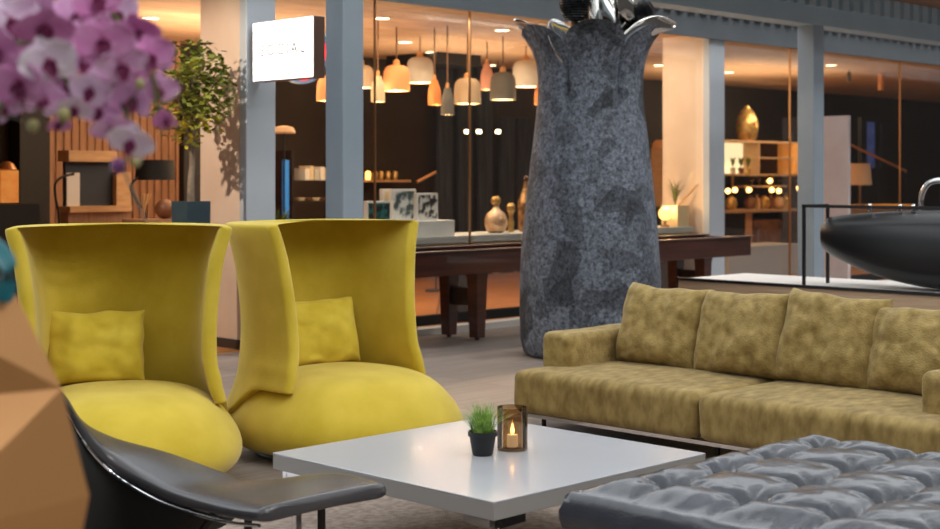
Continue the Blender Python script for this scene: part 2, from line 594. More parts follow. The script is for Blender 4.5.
for wx, lab in ((6.71, 'grey steel post in front of the hanging lamps window'), (13.1, 'grey steel post beside the pale tall board')):
    b = nb(); box(b, wx, wx + .2, PY, PY + .2, 0, 3.04)
    struct('post', b, steel, lab, 'post', bevel=.008)
for wx, lab in ((7.08, 'pale column carrying the lit white sign'), (13.6, 'pale column beside the golden head shelf')):
    b = nb(); box(b, wx, wx + .27, WY + .03, WY + .62, .09, 3.1)
    o = struct('column', b, plaster, lab, 'column', smooth=False)
    b = nb(); box(b, wx - .012, wx + .29, WY - .06, WY + .035, .0, 3.1)
    struct('column_flange', b, flange_m, '', '', parent=o, bevel=.006)
    b = nb(); box(b, wx - .015, wx + .285, WY - .07, WY + .635, 0, .09)
    struct('column_skirting', b, skirt, '', '', parent=o, smooth=False)

# windows: panes of the bar front, in bays between the columns
bays = [(7.38, 13.58, [onY(377, WY), onY(472, WY), 12.2]), (13.9, 20.1, [onY(792, WY), onY(902, WY)]), (20.1, 27.0, [23.5])]
for n, (xa, xb, joints) in enumerate(bays):
    b = nb(); box(b, xa, xb, WY, WY + .07, .06, .15)
    fr = struct('window_%d' % (n + 1), b, wall_black, 'tall glazed bay %d of the bar front' % (n + 1), 'window', smooth=False)
    js = sorted([xa] + [j for j in joints if xa < j < xb] + [xb])
    for a_, b_ in zip(js, js[1:]):
        g = nb()
        box(g, a_ + .004, b_ - .004, WY + .025, WY + .037, .15, 3.07)
        struct('pane', g, pane_m, '', '', parent=fr, smooth=False)
    for j in js[1:-1]:
        g = nb(); box(g, j - .006, j + .006, WY + .02, WY + .042, .15, 3.07)
        struct('pane_joint', g, gold, '', '', parent=fr, smooth=False)
b = nb(); box(b, 7.38, 13.58, WY - .22, WY - .075, 0, .06); box(b, 13.9, 27, WY - .22, WY - .075, 0, .06)
struct('trim_1', b, white_m, 'white stone threshold under the bar windows', 'threshold', smooth=False)

# rug
b = nb(); box(b, 1.6, 5.75, .8, 5.45, 0.0, .008)
tag(obj('rug', b, rug_m, smooth=False), 'pale beige woven rug under the coffee table', 'rug')


# ================================================================= WING CHAIRS
def lerp_tab(tab, z):
    for (z0, v0), (z1, v1) in zip(tab, tab[1:]):
        if z <= z1:
            t = (z - z0) / (z1 - z0)
            t = max(0, min(1, t))
            t = t * t * (3 - 2 * t) * .5 + t * .5
            return v0 + (v1 - v0) * t
    return tab[-1][1]


def chair_base():
    bm = nb()
    prof = [(.0, .02), (.40, .02), (.50, .022), (.552, .05), (.582, .10), (.586, .15), (.565, .21), (.527, .265), (.482, .318), (.43, .366),
            (.355, .402), (.26, .422), (.14, .43), (.0, .43)]
    n = 56
    rr = []
    for r, z in prof[1:-1]:
        ring = []
        for j in range(n):
            t = 2 * PI * j / n
            c, s = math.cos(t), math.sin(t)
            k = 1 / (abs(c) ** 2.4 + abs(s) ** 2.4) ** (1 / 2.4)
            zz_ = z + (0.02 * max(0, -s) * 0 if z < .3 else 0.0)
            # wrinkle across the front of the seat
            w = 0
            if z > .28:
                w = -.006 * math.exp(-((z - .345) / .02) ** 2) * (0.5 + noise.noise(Vector((t * 2, 0, 3))))
            ring.append(Vector(((r + w) * k * c, (r + w) * k * s * 1.04 - .02, zz_)))
        rr.append(ring)
    rings(bm, rr)
    return bm


def chair_shell():
    """thick U-shaped wing back wrapped round the drum, flaring at the top; separate panels meet the drum"""
    A = [(.19, .572), (.27, .532), (.34, .498), (.42, .474), (.50, .462), (.65, .455), (.85, .467), (1.03, .493), (1.2, .54)]
    B = [(.19, .585), (.27, .552), (.34, .532), (.42, .522), (.50, .516), (.65, .508), (.85, .522), (1.03, .55), (1.2, .60)]
    th = .072
    n = 44
    levels = [.19, .20, .23, .27, .31, .35, .40, .45, .52, .60, .70, .82, .94, 1.04, 1.12, 1.17, 1.195, 1.205]

    def outline(z, off):
        a, bk = lerp_tab(A, z) - off, lerp_tab(B, z) - off
        yf = -.13 + .09 * max(0, z - .35) / .85
        pts = []
        for i in range(n + 1):
            s = i / n
            if s < .22:
                t = s / .22
                pts.append(Vector((-a, yf + t * (.1 - yf), 0)))
            elif s > .78:
                t = (1 - s) / .22
                pts.append(Vector((a, yf + t * (.1 - yf), 0)))
            else:
                t = (s - .22) / .56 * PI
                c, sn = -math.cos(t), math.sin(t)
                e = 2 / 2.7
                pts.append(Vector((math.copysign(abs(c) ** e, c) * a, .1 + (abs(sn) ** e) * (bk - .1), 0)))
        return pts
    bm = nb()
    rr = []
    for k, z in enumerate(levels):
        # rounded lips at top and bottom
        ins = 0.0
        if k in (0, len(levels) - 1):
            ins = .022
        elif k in (1, len(levels) - 2):
            ins = .006
        o_, i_ = outline(z, ins), outline(z, th - ins)
        # rounded front corners at the bottom
        lift = 0
        loop = []
        for i, p in enumerate(o_):
            q = Vector((p.x, p.y, z))
            loop.append(q)
        mid_r = (o_[-1] + i_[-1]) / 2
        mid_l = (o_[0] + i_[0]) / 2
        loop.append(Vector((mid_r.x, mid_r.y - .022, z)))
        for p in reversed(i_):
            loop.append(Vector((p.x, p.y, z)))
        loop.append(Vector((mid_l.x, mid_l.y - .022, z)))
        for q in loop:                               # bottom front corner sweeps up
            f = max(0, min(1, (.34 - q.y) / .22))
            f = f * f * (3 - 2 * f)
            if z < .5:
                z1 = z + f * .155 * ((0.5 - z) / .31)
                q.z = z1
                q.x *= (lerp_tab(A, z1) + .012 * f) / lerp_tab(A, z)
        rr.append(loop)
    rings(bm, rr)
    return bm


ch = thing('wing_chair', 'lime yellow wing chair turned towards the viewer, behind the black chaise', 'armchair', (3.71, 6.11, .009), math.radians(-33),
           'lime yellow wing chairs')
obj('seat', chair_base(), yellow, ch, sub=1)
obj('back_shell', chair_shell(), yellow, ch, sub=1)
b = nb(); lathe(b, [(.47, .0), (.47, .03)], 40)
obj('plinth', b, black_metal, ch)
dup(ch, (4.92, 5.88, .009), math.radians(2), 'lime yellow wing chair seen from its side, behind the coffee table')


def cushion(loc, rz, tilt, seed, label):
    bm = pillow_bm(.50, .38, .16, seed, wrinkle=.02)
    o = obj('cushion', bm, yellow_pad, sub=1)
    o.location = loc
    o.rotation_euler = (tilt, random.uniform(-.04, .04), rz)
    return tag(o, label, 'cushion', 'yellow cushions on the wing chairs')


def local(c, rz, x, y):
    return (c[0] + x * math.cos(rz) - y * math.sin(rz), c[1] + x * math.sin(rz) + y * math.cos(rz))


p = local((3.71, 6.11), math.radians(-33), -.13, .30)
cushion((p[0], p[1], .592), math.radians(-33), math.radians(-14), 1, 'yellow cushion on the wing chair turned towards the viewer')
p = local((4.92, 5.88), math.radians(2), .08, .30)
cushion((p[0], p[1], .592), math.radians(-12), math.radians(-14), 2, 'yellow cushion half hidden by the wing of the chair beyond')


# ================================================================= SOFA
so = thing('sofa', 'long olive velvet sofa with four loose back cushions', 'sofa', (6.48, 4.31, 0))
# local x = wx-6.48, y = wy-4.31 ; front is -x
SX, SY = 6.48, 4.31


def sbox(x0, x1, y0, y1, z0, z1, r, seed, wr, n=16, crown=0):
    return rounded_block(x0 - SX, x1 - SX, y0 - SY, y1 - SY, z0, z1, r, seed, wr, n, crown)


for (y0, y1, s) in ((4.345, 5.62, 3), (2.98, 4.335, 9)):
    obj('seat_cushion', sbox(5.95, 6.98, y0, y1, .105, .348, .055, s, .007, 22, .02), olive_seat, so)
obj('armrest', sbox(6.22, 7.02, 5.40, 5.64, .2, .545, .045, 5, .006), olive, so)
obj('armrest', sbox(6.2, 7.02, 2.96, 3.24, .2, .545, .045, 6, .006), olive, so)
obj('back_rest', sbox(6.86, 7.04, 3.1, 5.5, .2, .56, .05, 7, .004), olive, so)
for k, (yc, w, h, tl, rl) in enumerate(((5.11, .60, .50, 17, .02), (4.55, .60, .50, 19, -.03), (4.00, .60, .52, 17, .05), (3.48, .58, .48, 20, -.02))):
    c = obj('back_cushion', pillow_bm(w, h, .29, 11 + k * 3, 44, 40, pinch=.04, wrinkle=.017, sag=.015), olive, so, sub=1)
    c.location = (6.72 - SX, yc - SY, .335 + h / 2 * .97)
    c.rotation_euler = (math.radians(-tl), rl, -PI / 2)
b = nb()
box(b, 5.99 - SX, 6.02 - SX, 3.0 - SY, 5.6 - SY, .085, .105)
box(b, 6.92 - SX, 6.95 - SX, 3.0 - SY, 5.6 - SY, .085, .105)
for y in (3.0, 4.29, 5.57):
    box(b, 6.02 - SX, 6.92 - SX, y - SY, y + .03 - SY, .085, .105)
obj('frame', b, chrome, so, smooth=False)
for x in (6.1, 6.85):
    for y in (3.1, 4.3, 5.5):
        b = nb(); lathe(b, [(.014, 0), (.014, .086)], 12, (x - SX, y - SY, 0))
        obj('leg', b, black_metal, so)

# ================================================================= COFFEE TABLE
TX, TY = 4.06, 3.94
ta = thing('coffee_table', 'low square coffee table with pale grey top and chrome feet', 'coffee table', (TX, TY, .008))
b = nb(); box(b, -.612, .592, -.605, .613, .345, .352)
obj('tabletop', b, white_lacquer, ta, bevel=.003)
b = nb(); box(b, -.611, .591, -.604, .612, .287, .345)  # tabletop sides given a darker colour to stand for their shade
o = obj('shaded_sides', b, side_shade, ta, bevel=.002)
o['label'] = 'tabletop sides coloured darker as shade'
for sx in (-1, 1):
    for sy in (-1, 1):
        bm = nb()
        cx, cy = sx * .53, sy * .53
        box(bm, cx - .01 if sx > 0 else cx - .02, cx + .02 if sx > 0 else cx + .01, cy - .08, cy + .08, 0, .012)
        x0, x1 = sorted((sx * .585, sx * .43)); y0, y1 = sorted((sy * .585, sy * .555))
        box(bm, x0, x1, y0, y1, .25, .287)
        x0, x1 = sorted((sx * .585, sx * .555)); y0, y1 = sorted((sy * .585, sy * .43))
        box(bm, x0, x1, y0, y1, .25, .287)
        x0, x1 = sorted((sx * .56, sx * .53)); y0, y1 = sorted((sy * .56, sy * .53))
        box(bm, x0, x1, y0, y1, 0, .287)
        obj('leg', bm, chrome, ta, bevel=.003)

# potted grass on the table
gp = thing('potted_grass', 'small bright green grass plant in a black pot on the coffee table', 'plant', (4.0, 3.93, .36))
b = nb()
lathe(b, [(.0, 0), (.037, 0), (.040, .004), (.052, .075), (.058, .076), (.058, .094), (.052, .094), (.050, .08), (.0, .08)][1:-1], 32)
obj('pot', b, pot_black, gp)
b = nb(); lathe(b, [(.0505, .078), (.0505, .084)], 24)
obj('soil', b, soil, gp)
b = nb()
for k in range(330):
    a = random.uniform(0, 2 * PI); r0 = .043 * math.sqrt(random.random())
    base = Vector((r0 * math.cos(a), r0 * math.sin(a), .08))
    L = random.uniform(.075, .135); lean = random.uniform(.1, .95) * (r0 / .043)
    d = Vector((math.cos(a + random.uniform(-.5, .5)), math.sin(a + random.uniform(-.5, .5)), 0))
    sd = d.cross(Vector((0, 0, 1))) * random.uniform(.002, .0034)
    pr = None
    for i in range(5):
        t = i / 4
        q = base + Vector((0, 0, 1)) * L * (t - .28 * lean * t * t) + d * L * lean * t * t
        w = sd * (1 - t * .92)
        cur = (b.verts.new(q - w), b.verts.new(q + w))
        if pr:
            b.faces.new((pr[0], pr[1], cur[1], cur[0]))
        pr = cur
g_ = obj('grass_blades', b, grass_m, gp)
g_['kind'] = 'stuff'

# candle holder
cd = thing('candle_holder', 'smoked glass cylinder with a lit candle on the coffee table', 'candle holder', (4.165, 3.925, .36))
b = nb()
lathe(b, [(.050, 0), (.059, .0), (.061, .006), (.061, .168), (.0605, .171), (.0565, .171), (.056, .166), (.056, .012), (.05, .010)], 48, cap0=True, cap1=True)
obj('glass_cylinder', b, smoke_glass, cd)
b = nb(); lathe(b, [(.02, .012), (.022, .014), (.022, .056), (.02, .06), (.008, .057)], 24)
cn = obj('candle', b, wax, cd)
b = nb(); lathe(b, [(.003, .062), (.0075, .070), (.008, .078), (.005, .09), (.001, .104)], 12)
obj('flame', b, flame_m, cn)
b = nb(); tube(b, [(0, 0, .056), (.001, 0, .066)], .0012, 6)
obj('wick', b, black_metal, cn)

# ================================================================= TUFTED OTTOMAN
ot = thing('ottoman', 'large square ottoman in tufted dark grey leather', 'ottoman', (4.22, 2.36, .008))
bm = nb()
W, n = .70, 120
zt, zb = .418, .30


def tuft(x, y):
    ex = min(W - abs(x), W - abs(y))
    edge = max(0, min(1, ex / .16))
    edge = edge * edge * (3 - 2 * edge)
    s = .31
    wobx = noise.noise(Vector((x * 4, y * 4, 1))) * .03
    woby = noise.noise(Vector((x * 4, y * 4, 7))) * .03
    u, v = (x + wobx) / s + .5, (y + woby) / s + .5
    du, dv = abs(u - round(u)), abs(v - round(v))
    a = abs(math.sin(PI * (u + v) / 1.0)) ; c = abs(math.sin(PI * (u - v) / 1.0))
    puff = (max(1e-6, math.sin(PI * abs(u - math.floor(u)))) * max(1e-6, math.sin(PI * abs(v - math.floor(v))))) ** .45
    fold = -.010 * math.exp(-(min(du, dv) / .05) ** 2)
    dist = math.hypot(du, dv)
    dim = -.042 * math.exp(-(dist / .15) ** 1.4)
    ang = math.atan2(v - round(v), u - round(u))
    rad = .007 * math.sin(ang * 7 + 3 * noise.noise(Vector((round(u), round(v), 0)))) * math.exp(-((dist - .2) / .16) ** 2)
    wr = noise.noise(Vector((x * 14, y * 14, 3))) * .004 + noise.noise(Vector((x * 34, y * 30, 5))) * .0014
    return edge * (.03 * puff + fold * 1.0 + dim + rad) + wr + .022 * edge


grid = {}
for i in range(n + 1):
    for j in range(n + 1):
        x, y = -W + 2 * W * i / n, -W + 2 * W * j / n
        grid[i, j] = bm.verts.new((x, y, zt + tuft(x, y)))
for i in range(n):
    for j in range(n):
        bm.faces.new((grid[i, j], grid[i + 1, j], grid[i + 1, j + 1], grid[i, j + 1]))
border = [(i, 0) for i in range(n)] + [(n, j) for j in range(n)] + [(n - i, n) for i in range(n)] + [(0, n - j) for j in range(n)]
prev = [grid[k] for k in border]
for step, (off, z) in enumerate(((.012, zt - .012), (.020, zt - .03), (.026, zt - .06), (.026, zt - .09), (.018, zb), (.0, zb - .012))):
    cur = []
    for k in border:
        p_ = grid[k].co
        nx = (1 if k[0] == n else -1 if k[0] == 0 else 0); ny = (1 if k[1] == n else -1 if k[1] == 0 else 0)
        wv = noise.noise(Vector((p_.x * 9, p_.y * 9, z * 6))) * .006
        if abs(z - (zt - .03)) < 1e-6:
            wv -= .004
        cur.append(bm.verts.new((p_.x + nx * (off + wv), p_.y + ny * (off + wv), z + wv)))
    m_ = len(cur)
    for q in range(m_):
        bm.faces.new((prev[q], prev[(q + 1) % m_], cur[(q + 1) % m_], cur[q]))
    prev = cur
bm.faces.new(prev)
obj('cushion_top', bm, leather, ot, angle=80)
for i in range(4):
    for j in range(4):
        x, y = (i - 1.5) * .31, (j - 1.5) * .31
        b = nb(); ball(b, (x, y, zt + tuft(x, y) + .002), .013, 8, .5)
        obj('tuft_button', b, leather, ot)
b = nb(); box(b, -.6, .6, -.6, .6, .1, .29)
obj('frame', b, black_metal, ot)
for sx in (-1, 1):
    for sy in (-1, 1):
        b = nb(); lathe(b, [(.025, 0), (.025, .1)], 16, (sx * .54, sy * .54, 0))
        obj('leg', b, chrome, ot)

# ================================================================= BLACK CHAISE
cha = thing('chaise_longue', 'black leather chaise longue sweeping up behind the wooden planter', 'chaise longue', (2.8, 4.0, .008))
UP_ = Vector((0, 0, 1))
N = [(2.68, 3.60, .42), (2.683, 3.79, .40), (2.69, 4.06, .395), (2.685, 4.23, .41), (2.657, 4.38, .455), (2.60, 4.42, .52), (2.51, 4.395, .62), (2.36, 4.226, .74),
     (2.2, 4.13, .85), (2.08, 4.08, .95)]
Fe = [(3.215, 3.59, .42), (3.20, 3.86, .425), (3.02, 4.06, .388), (3.0, 4.245, .40), (2.97, 4.53, .43), (2.836, 4.71, .48), (2.663, 4.66, .57), (2.48, 4.477, .70),
      (2.32, 4.38, .83), (2.2, 4.33, .94)]
Ns, Fs = spline(N, 6), spline(Fe, 6)
O = Vector((2.8, 4.0, .008))
bm = nb()
rr = []
m_ = 14
for a_, f_ in zip(Ns, Fs):
    i = len(rr)
    a2, f2 = Ns[min(i + 1, len(Ns) - 1)], Ns[max(i - 1, 0)]
    tdir = (a2 - f2)
    nrm = (f_ - a_).cross(tdir).normalized()
    if nrm.z > 0:
        nrm = -nrm
    top, bot = [], []
    for k in range(m_ + 1):
        t = k / m_
        p_ = a_.lerp(f_, t) - O
        e = min(1, min(t, 1 - t) / .08)
        dep = -.006 * math.sin(PI * t) + .008 * (1 - e) ** 2
        p_ = p_ + nrm * (dep)
        top.append(p_)
        bot.append(p_ + nrm * (.05 if 0 < k < m_ else .036))
    rr.append(top + list(reversed(bot)))
rings(bm, rr)
obj('leather_seat', bm, leather_chaise, cha, sub=1, angle=60)
b = nb()
pp = [Ns[k] - O + Vector((-.004, 0, -.052)) for k in range(len(Ns))]
tube(b, pp, .006, 8)
obj('edge_highlight', b, chrome, cha)  # chrome tube stands in for the highlight along the leather edge


def cpt(x, y, z):
    return Vector((x, y, z)) - O


for pts in ([(2.83, 3.87, .36), (2.83, 3.87, .012)], [(3.02, 3.72, .36), (3.02, 3.72, .012)], [(2.74, 3.9, .36), (2.73, 4.0, .26), (2.70, 4.05, .14), (2.70, 4.06, .013)]):
    b = nb(); tube(b, spline([cpt(*q) for q in pts], 6), .014, 10)
    obj('leg', b, black_metal, cha)
b = nb(); tube(b, spline([cpt(2.70, 4.05, .16), cpt(2.60, 4.16, .10), cpt(2.52, 4.2, .16)], 6), .012, 8)
obj('stretcher', b, black_metal, cha)
bm = nb()
rr = []
k0, k1 = 11, len(Ns) - 1
for i in range(k0, k1):
    u = (i - k0) / (k1 - k0)
    a_, f_ = Ns[i] - O, Fs[i] - O
    dn = min(1, u / .42) ** .8
    a_, f_ = a_.lerp(f_, .03) - UP_ * .045, f_.lerp(a_, .04) - UP_ * .045
    zb = (a_.z - .02) * (1 - dn) + .012 * dn
    mid_ = (a_ + f_) / 2
    ring = [a_, a_.lerp(mid_, .10) * 1.0, mid_, f_.lerp(mid_, .10), f_]
    ring = [a_, mid_, f_]
    for w_, zz_ in ((1.0, .75), (.96, .45), (.88, .2), (.8, 0)):
        ring.append(Vector((mid_.x + (f_.x - mid_.x) * w_, mid_.y + (f_.y - mid_.y) * w_, zb + (f_.z - zb) * zz_)))
    for w_, zz_ in ((.8, 0), (.88, .2), (.96, .45), (1.0, .75)):
        ring.append(Vector((mid_.x + (a_.x - mid_.x) * w_, mid_.y + (a_.y - mid_.y) * w_, zb + (a_.z - zb) * zz_)))
    rr.append(ring)
rings(bm, rr)
obj('under_shell', bm, black_fabric, cha, angle=70)

# ================================================================= GIANT VASE
vx, vy = 8.97, 7.58
va = thing('giant_vase', 'giant charcoal patchwork vase with a scalloped flower-like rim', 'vase', (vx, vy, 0))
prof = [(.50, .0), (.545, .02), (.572, .12), (.580, .35), (.573, .65), (.552, 1.0), (.522, 1.3), (.492, 1.55), (.462, 1.8), (.441, 2.0), (.432, 2.15), (.436, 2.27), (.452, 2.38),
        (.485, 2.48), (.53, 2.56), (.575, 2.62)]
NT = 168
PH = PI * 1.25       # the direction that faces the viewer


def rim(t):
    u = (t - PH) / (2 * PI) * 6
    f = u - round(u)
    return abs(f) * 2, f                              # 0 at a petal's middle, 1 at the notch


rr = []
for r, z in prof:
    ring = []
    for j in range(NT):
        t = 2 * PI * j / NT
        e, f = rim(t)
        k = max(0, (z - 1.75) / (2.62 - 1.75))
        mid = math.sqrt(max(0, 1 - e * e))
        r2 = r * (1 + k * (.06 * mid - .05) - .13 * k ** .7 * (max(0, e - .62) / .38) ** 2)
        z2 = z + k ** 2 * (.06 * mid - .17 * (1 - mid)) * (1.0 if abs(math.cos(t - PH)) > .9 else .8)
        r2 += noise.noise(Vector((math.cos(t) * 3, math.sin(t) * 3, z * 2))) * .008
        ring.append(Vector((r2 * math.cos(t), r2 * math.sin(t), z2)))
    rr.append(ring)
inner = []
for r, z in reversed(prof[8:]):
    ring = []
    for j in range(NT):
        t = 2 * PI * j / NT
        src = rr[prof.index((r, z))][j]
        q = Vector((src.x, src.y, 0)); L = q.length
        q *= (L - .035) / L
        ring.append(Vector((q.x, q.y, src.z - .004)))
    inner.append(ring)
bm = nb()
rings(bm, rr + inner)
obj('vase_body', bm, slate, va, angle=70)

# metal leaves and dark pods standing in the vase
ar = thing('metal_bouquet', 'polished silver leaves and dark ribbed pods standing in the giant vase', 'ornament', (vx, vy, 2.0))


def blade(pts, w, m, side, cup=.25, name='silver_leaf'):
    """broad leaf along a curve, cupped across its width, a few millimetres thick"""
    P_ = spline(pts, 6)
    L = len(P_)
    bm = nb()
    rr = []
    for i, q in enumerate(P_):
        t = (P_[min(i + 1, L - 1)] - P_[max(i - 1, 0)]).normalized()
        s = (side - t * side.dot(t)).normalized()
        nn = s.cross(t).normalized()
        u = i / (L - 1)
        ww = w * (math.sin(PI * min(1, u * .88 + .10)) ** .75)
        up, dn = [], []
        for k in range(-4, 5):
            v = k / 4
            c_ = q + s * ww * v + nn * (cup * ww * v * v + .10 * w * math.sin(8 * u + 3 * v))
            up.append(c_ + nn * .004)
            dn.append(c_ - nn * .004)
        rr.append(up + list(reversed(dn)))
    rings(bm, rr)
    return obj(name, bm, m, ar, sub=1)


toC = Vector((-1 / S2, -1 / S2, 0)); toR = Vector((1 / S2, -1 / S2, 0)); UP = Vector((0, 0, 1))


def bq(r, c, z):
    return toR * r + toC * c + UP * z


blade([bq(-.05, .1, .0), bq(-.20, .14, .35), bq(-.38, .16, .54), bq(-.52, .14, .66), bq(-.63, .1, .725)], .075, silver, toC * .6 + UP)
blade([bq(-.02, .2, .0), bq(-.12, .30, .35), bq(-.26, .36, .56), bq(-.34, .36, .70)], .12, silver, toR + UP * .4)
blade([bq(.0, .05, .0), bq(-.2, .05, .4), bq(-.36, .12, .60), bq(-.45, .12, .68)], .08, gold, toR + UP * .5)
blade([bq(.05, .2, .0), bq(.18, .28, .35), bq(.36, .30, .56), bq(.52, .24, .66), bq(.68, .16, .675)], .11, silver, UP + toC * .5)
blade([bq(.05, .0, .0), bq(.2, .05, .4), bq(.36, .1, .64), bq(.46, .08, .76)], .13, silver, toR + UP * .3)
blade([bq(.0, .1, .0), bq(.02, .20, .45), bq(.05, .26, .70), bq(.08, .22, 1.02)], .17, silver, toR + toC * .3)
blade([bq(-.05, .05, .0), bq(-.06, .18, .45), bq(-.08, .22, .72), bq(-.04, .18, 1.0)], .10, gold, toR * .8 + toC * .6)
blade([bq(.05, .02, .0), bq(.16, .12, .5), bq(.24, .18, .8), bq(.24, .15, 1.03)], .13, silver, toR - toC * .5)
blade([bq(.02, -.1, .0), bq(.1, -.2, .4), bq(.22, -.34, .60), bq(.3, -.44, .68)], .11, silver, toR + UP * .2)
blade([bq(-.02, -.1, .0), bq(-.1, -.22, .4), bq(-.22, -.34, .60), bq(-.32, -.42, .68)], .11, silver, toR - UP * .2)
for (r_, c_, s_) in ((-.13, .20, .85), (.42, .16, .55)):
    b = nb()
    prf = []
    for i in range(30):
        t = i / 29
        prf.append(((.02 + .125 * math.sin(PI * min(1, t * .8 + .14)) ** .8) * s_ * (1 + .09 * (i % 2)), .70 + .34 * t * s_))
    base = bq(r_, c_, 0)
    lathe(b, prf, 28, base, rf=lambda t, z: 1 + .05 * math.sin(t * 9 + z * 60))
    tube(b, [bq(r_ * .3, c_ * .3, .0), bq(r_ * .8, c_ * .8, .4), bq(r_, c_, .72)], .012, 8)
    obj('dark_pod', b, blackgloss, ar)

# ================================================================= SHUFFLE TABLE (long dark wooden games table)
sh = thing('games_table', 'long dark mahogany games table in front of the bar windows', 'table', (10.5, 9.15, 0))
OX, OY = 10.5, 9.15
b = nb()
box(b, 7.6 - OX, 13.15 - OX, 8.83 - OY, 8.88 - OY, .60, .80)
box(b, 7.6 - OX, 13.15 - OX, 9.42 - OY, 9.47 - OY, .60, .80)
box(b, 7.6 - OX, 7.65 - OX, 8.88 - OY, 9.42 - OY, .60, .80)
box(b, 13.10 - OX, 13.15 - OX, 8.88 - OY, 9.42 - OY, .60, .80)
obj('cradle', b, mahogany, sh, bevel=.006)
b = nb(); box(b, 7.66 - OX, 13.09 - OX, 8.89 - OY, 9.41 - OY, .62, .74)
obj('playfield', b, mahogany, sh, bevel=.004)
b = nb(); box(b, 7.56 - OX, 13.19 - OX, 8.80 - OY, 8.90 - OY, .80, .815); box(b, 7.56 - OX, 13.19 - OX, 9.40 - OY, 9.5 - OY, .80, .815)
obj('top_rail', b, mahogany, sh, bevel=.004)
for x in (9.05, 12.45):
    for y in (8.93, 9.29):
        b = nb()
        rings(b, [[Vector((x - OX + sx * w, y - OY + .03 + sy * w, z)) for sx, sy in ((-1, -1), (1, -1), (1, 1), (-1, 1))]
                  for w, z in ((.05, .02), (.058, .3), (.066, .55), (.075, .605))])
        lathe(b, [(.022, 0), (.022, .02)], 12, (x - OX, y - OY + .03, 0))
        obj('leg', b, mahogany, sh, bevel=.004)
    b = nb(); box(b, x - OX - .03, x - OX + .03, 9.01 - OY, 9.26 - OY, .3, .46)
    obj('cross_brace', b, mahog_dark, sh)

# ================================================================= PLINTH, GUARD RAIL, BLACK VESSEL
KX = 9.95
b = nb(); box(b, KX, 10.95, 3.5, 7.42, 0, .565)
pl = struct('kerb', b, oak_kerb, 'low oak plinth behind the sofa with white top', 'plinth', smooth=False)
b = nb(); box(b, KX + .03, 10.92, 3.5, 7.39, .565, .58)
struct('kerb_top', b, white_m, '', '', parent=pl, smooth=False)
b = nb(); box(b, KX - .012, KX + .03, 3.5, 7.43, .565, .588)
struct('kerb_edge', b, rim_black, '', '', parent=pl, smooth=False)
gr = thing('guard_rail', 'thin black guard rail standing on the oak plinth', 'railing', (KX + .05, 6.2, .58))
ra, rb = KX + .05, KX + .42
ry = onX(802, ra)
b = nb(); box(b, 0, .022, 3.5 - 6.2, ry - 6.2, .625, .65); box(b, 0, rb - ra, ry - 6.2 - .02, ry - 6.2 + .002, .625, .65)
obj('top_bar', b, rim_black, gr, smooth=False)
for (x, y) in ((0, ry - 6.2 - .011), (rb - ra - .011, ry - 6.2 - .011), (0, 3.8 - 6.2)):
    b = nb(); box(b, x, x + .022, y - .011, y + .011, 0, .63)
    obj('rail_post', b, rim_black, gr, smooth=False)
ve = thing('black_vessel', 'large black torpedo-shaped vessel resting on the oak plinth', 'vessel', (10.3, 4.76, .58))
bm = nb()
# cross-sections along y (length); flat rimmed top, deep rounded belly
rr = []
half = [(1.40, .12, .49, .31), (1.397, .16, .525, .275), (1.375, .19, .555, .245), (1.25, .225, .565, .195), (1.05, .26, .59, .115), (.82, .285, .605, .055), (.56, .30, .615, .015), (.3, .305, .62, .002)]
secs = half + [(-y, a_, b_, c_) for y, a_, b_, c_ in reversed(half)]
rr = []
for y, hw, zt_, zlow in secs:
    ring = []
    for j in range(32):
        t = 2 * PI * j / 32
        c, s = math.cos(t), math.sin(t)
        zc = (zt_ + zlow) / 2
        ring.append(Vector((math.copysign(abs(c) ** .8, c) * hw, y, zc + math.copysign(abs(s) ** .9, s) * (zt_ - zlow) / 2)))
    rr.append(ring)
rings(bm, rr)
obj('vessel_body', bm, blackgloss, ve, sub=1)
b = nb(); tube(b, spline([(.12, .66, .60), (.12, .66, .72), (.12, .60, .82), (.12, .48, .84), (.12, .40, .77), (.12, .40, .61)], 6), .022, 12)
obj('chrome_handle', b, chrome, ve)
for yy in (.97, .71, .60):
    b = nb(); lathe(b, [(.018, .60), (.018, .645), (.01, .66)], 12, (-.12, yy, 0))
    obj('chrome_knob', b, chrome, ve)

# ================================================================= FACETED PLANTER WITH ORCHID
pc = far(-125, 300, 2.3)
pt = thing('potted_orchid', 'lilac orchid spilling over a tall faceted bronze planter', 'orchid', (pc.x, pc.y, 0))
cX = Vector((1 / S2, -1 / S2, 0)); cD = Vector((1 / S2, 1 / S2, 0))      # across and away from the viewer


def pl_(X, d, z):
    return cX * X + cD * d + UP * z


c0X = (-125 - 470) / F * 2.3
tiers = [(.22, .0, 0), (.25, .45, 0), (.345, .938, 0), (.300, 1.11, 0), (.225, 1.265, 0)]
bm = nb()
tv = []
for r, z, rot in tiers:
    odd = {1.11: .64, 1.265: .86, .45: .8}.get(z, 1.0)
    tv.append([bm.verts.new(pl_(r * (odd if j % 2 else 1) * math.cos(2 * PI * (j + rot) / 6), r * (odd if j % 2 else 1) * math.sin(2 * PI * (j + rot) / 6), z)) for j in range(6)])
bm.faces.new(list(reversed(tv[0])))
for i in range(4):
    for j in range(6):
        k = (j + 1) % 6
        a0, a1, b0, b1 = tv[i][j], tv[i][k], tv[i + 1][j], tv[i + 1][k]
        if i in (2,):
            bm.faces.new((a0, a1, b1)); bm.faces.new((a0, b1, b0))
        else:
            bm.faces.new((a0, a1, b0)); bm.faces.new((a1, b1, b0))
top = tv[-1]
inn = [bm.verts.new(v.co * 1.0 + (-Vector((v.co.x, v.co.y, 0)) * .12)) for v in top]
low = [bm.verts.new(v.co - UP * .05) for v in inn]
for j in range(6):
    k = (j + 1) % 6
    bm.faces.new((top[j], top[k], inn[k], inn[j])); bm.faces.new((inn[j], inn[k], low[k], low[j]))
bm.faces.new(low)
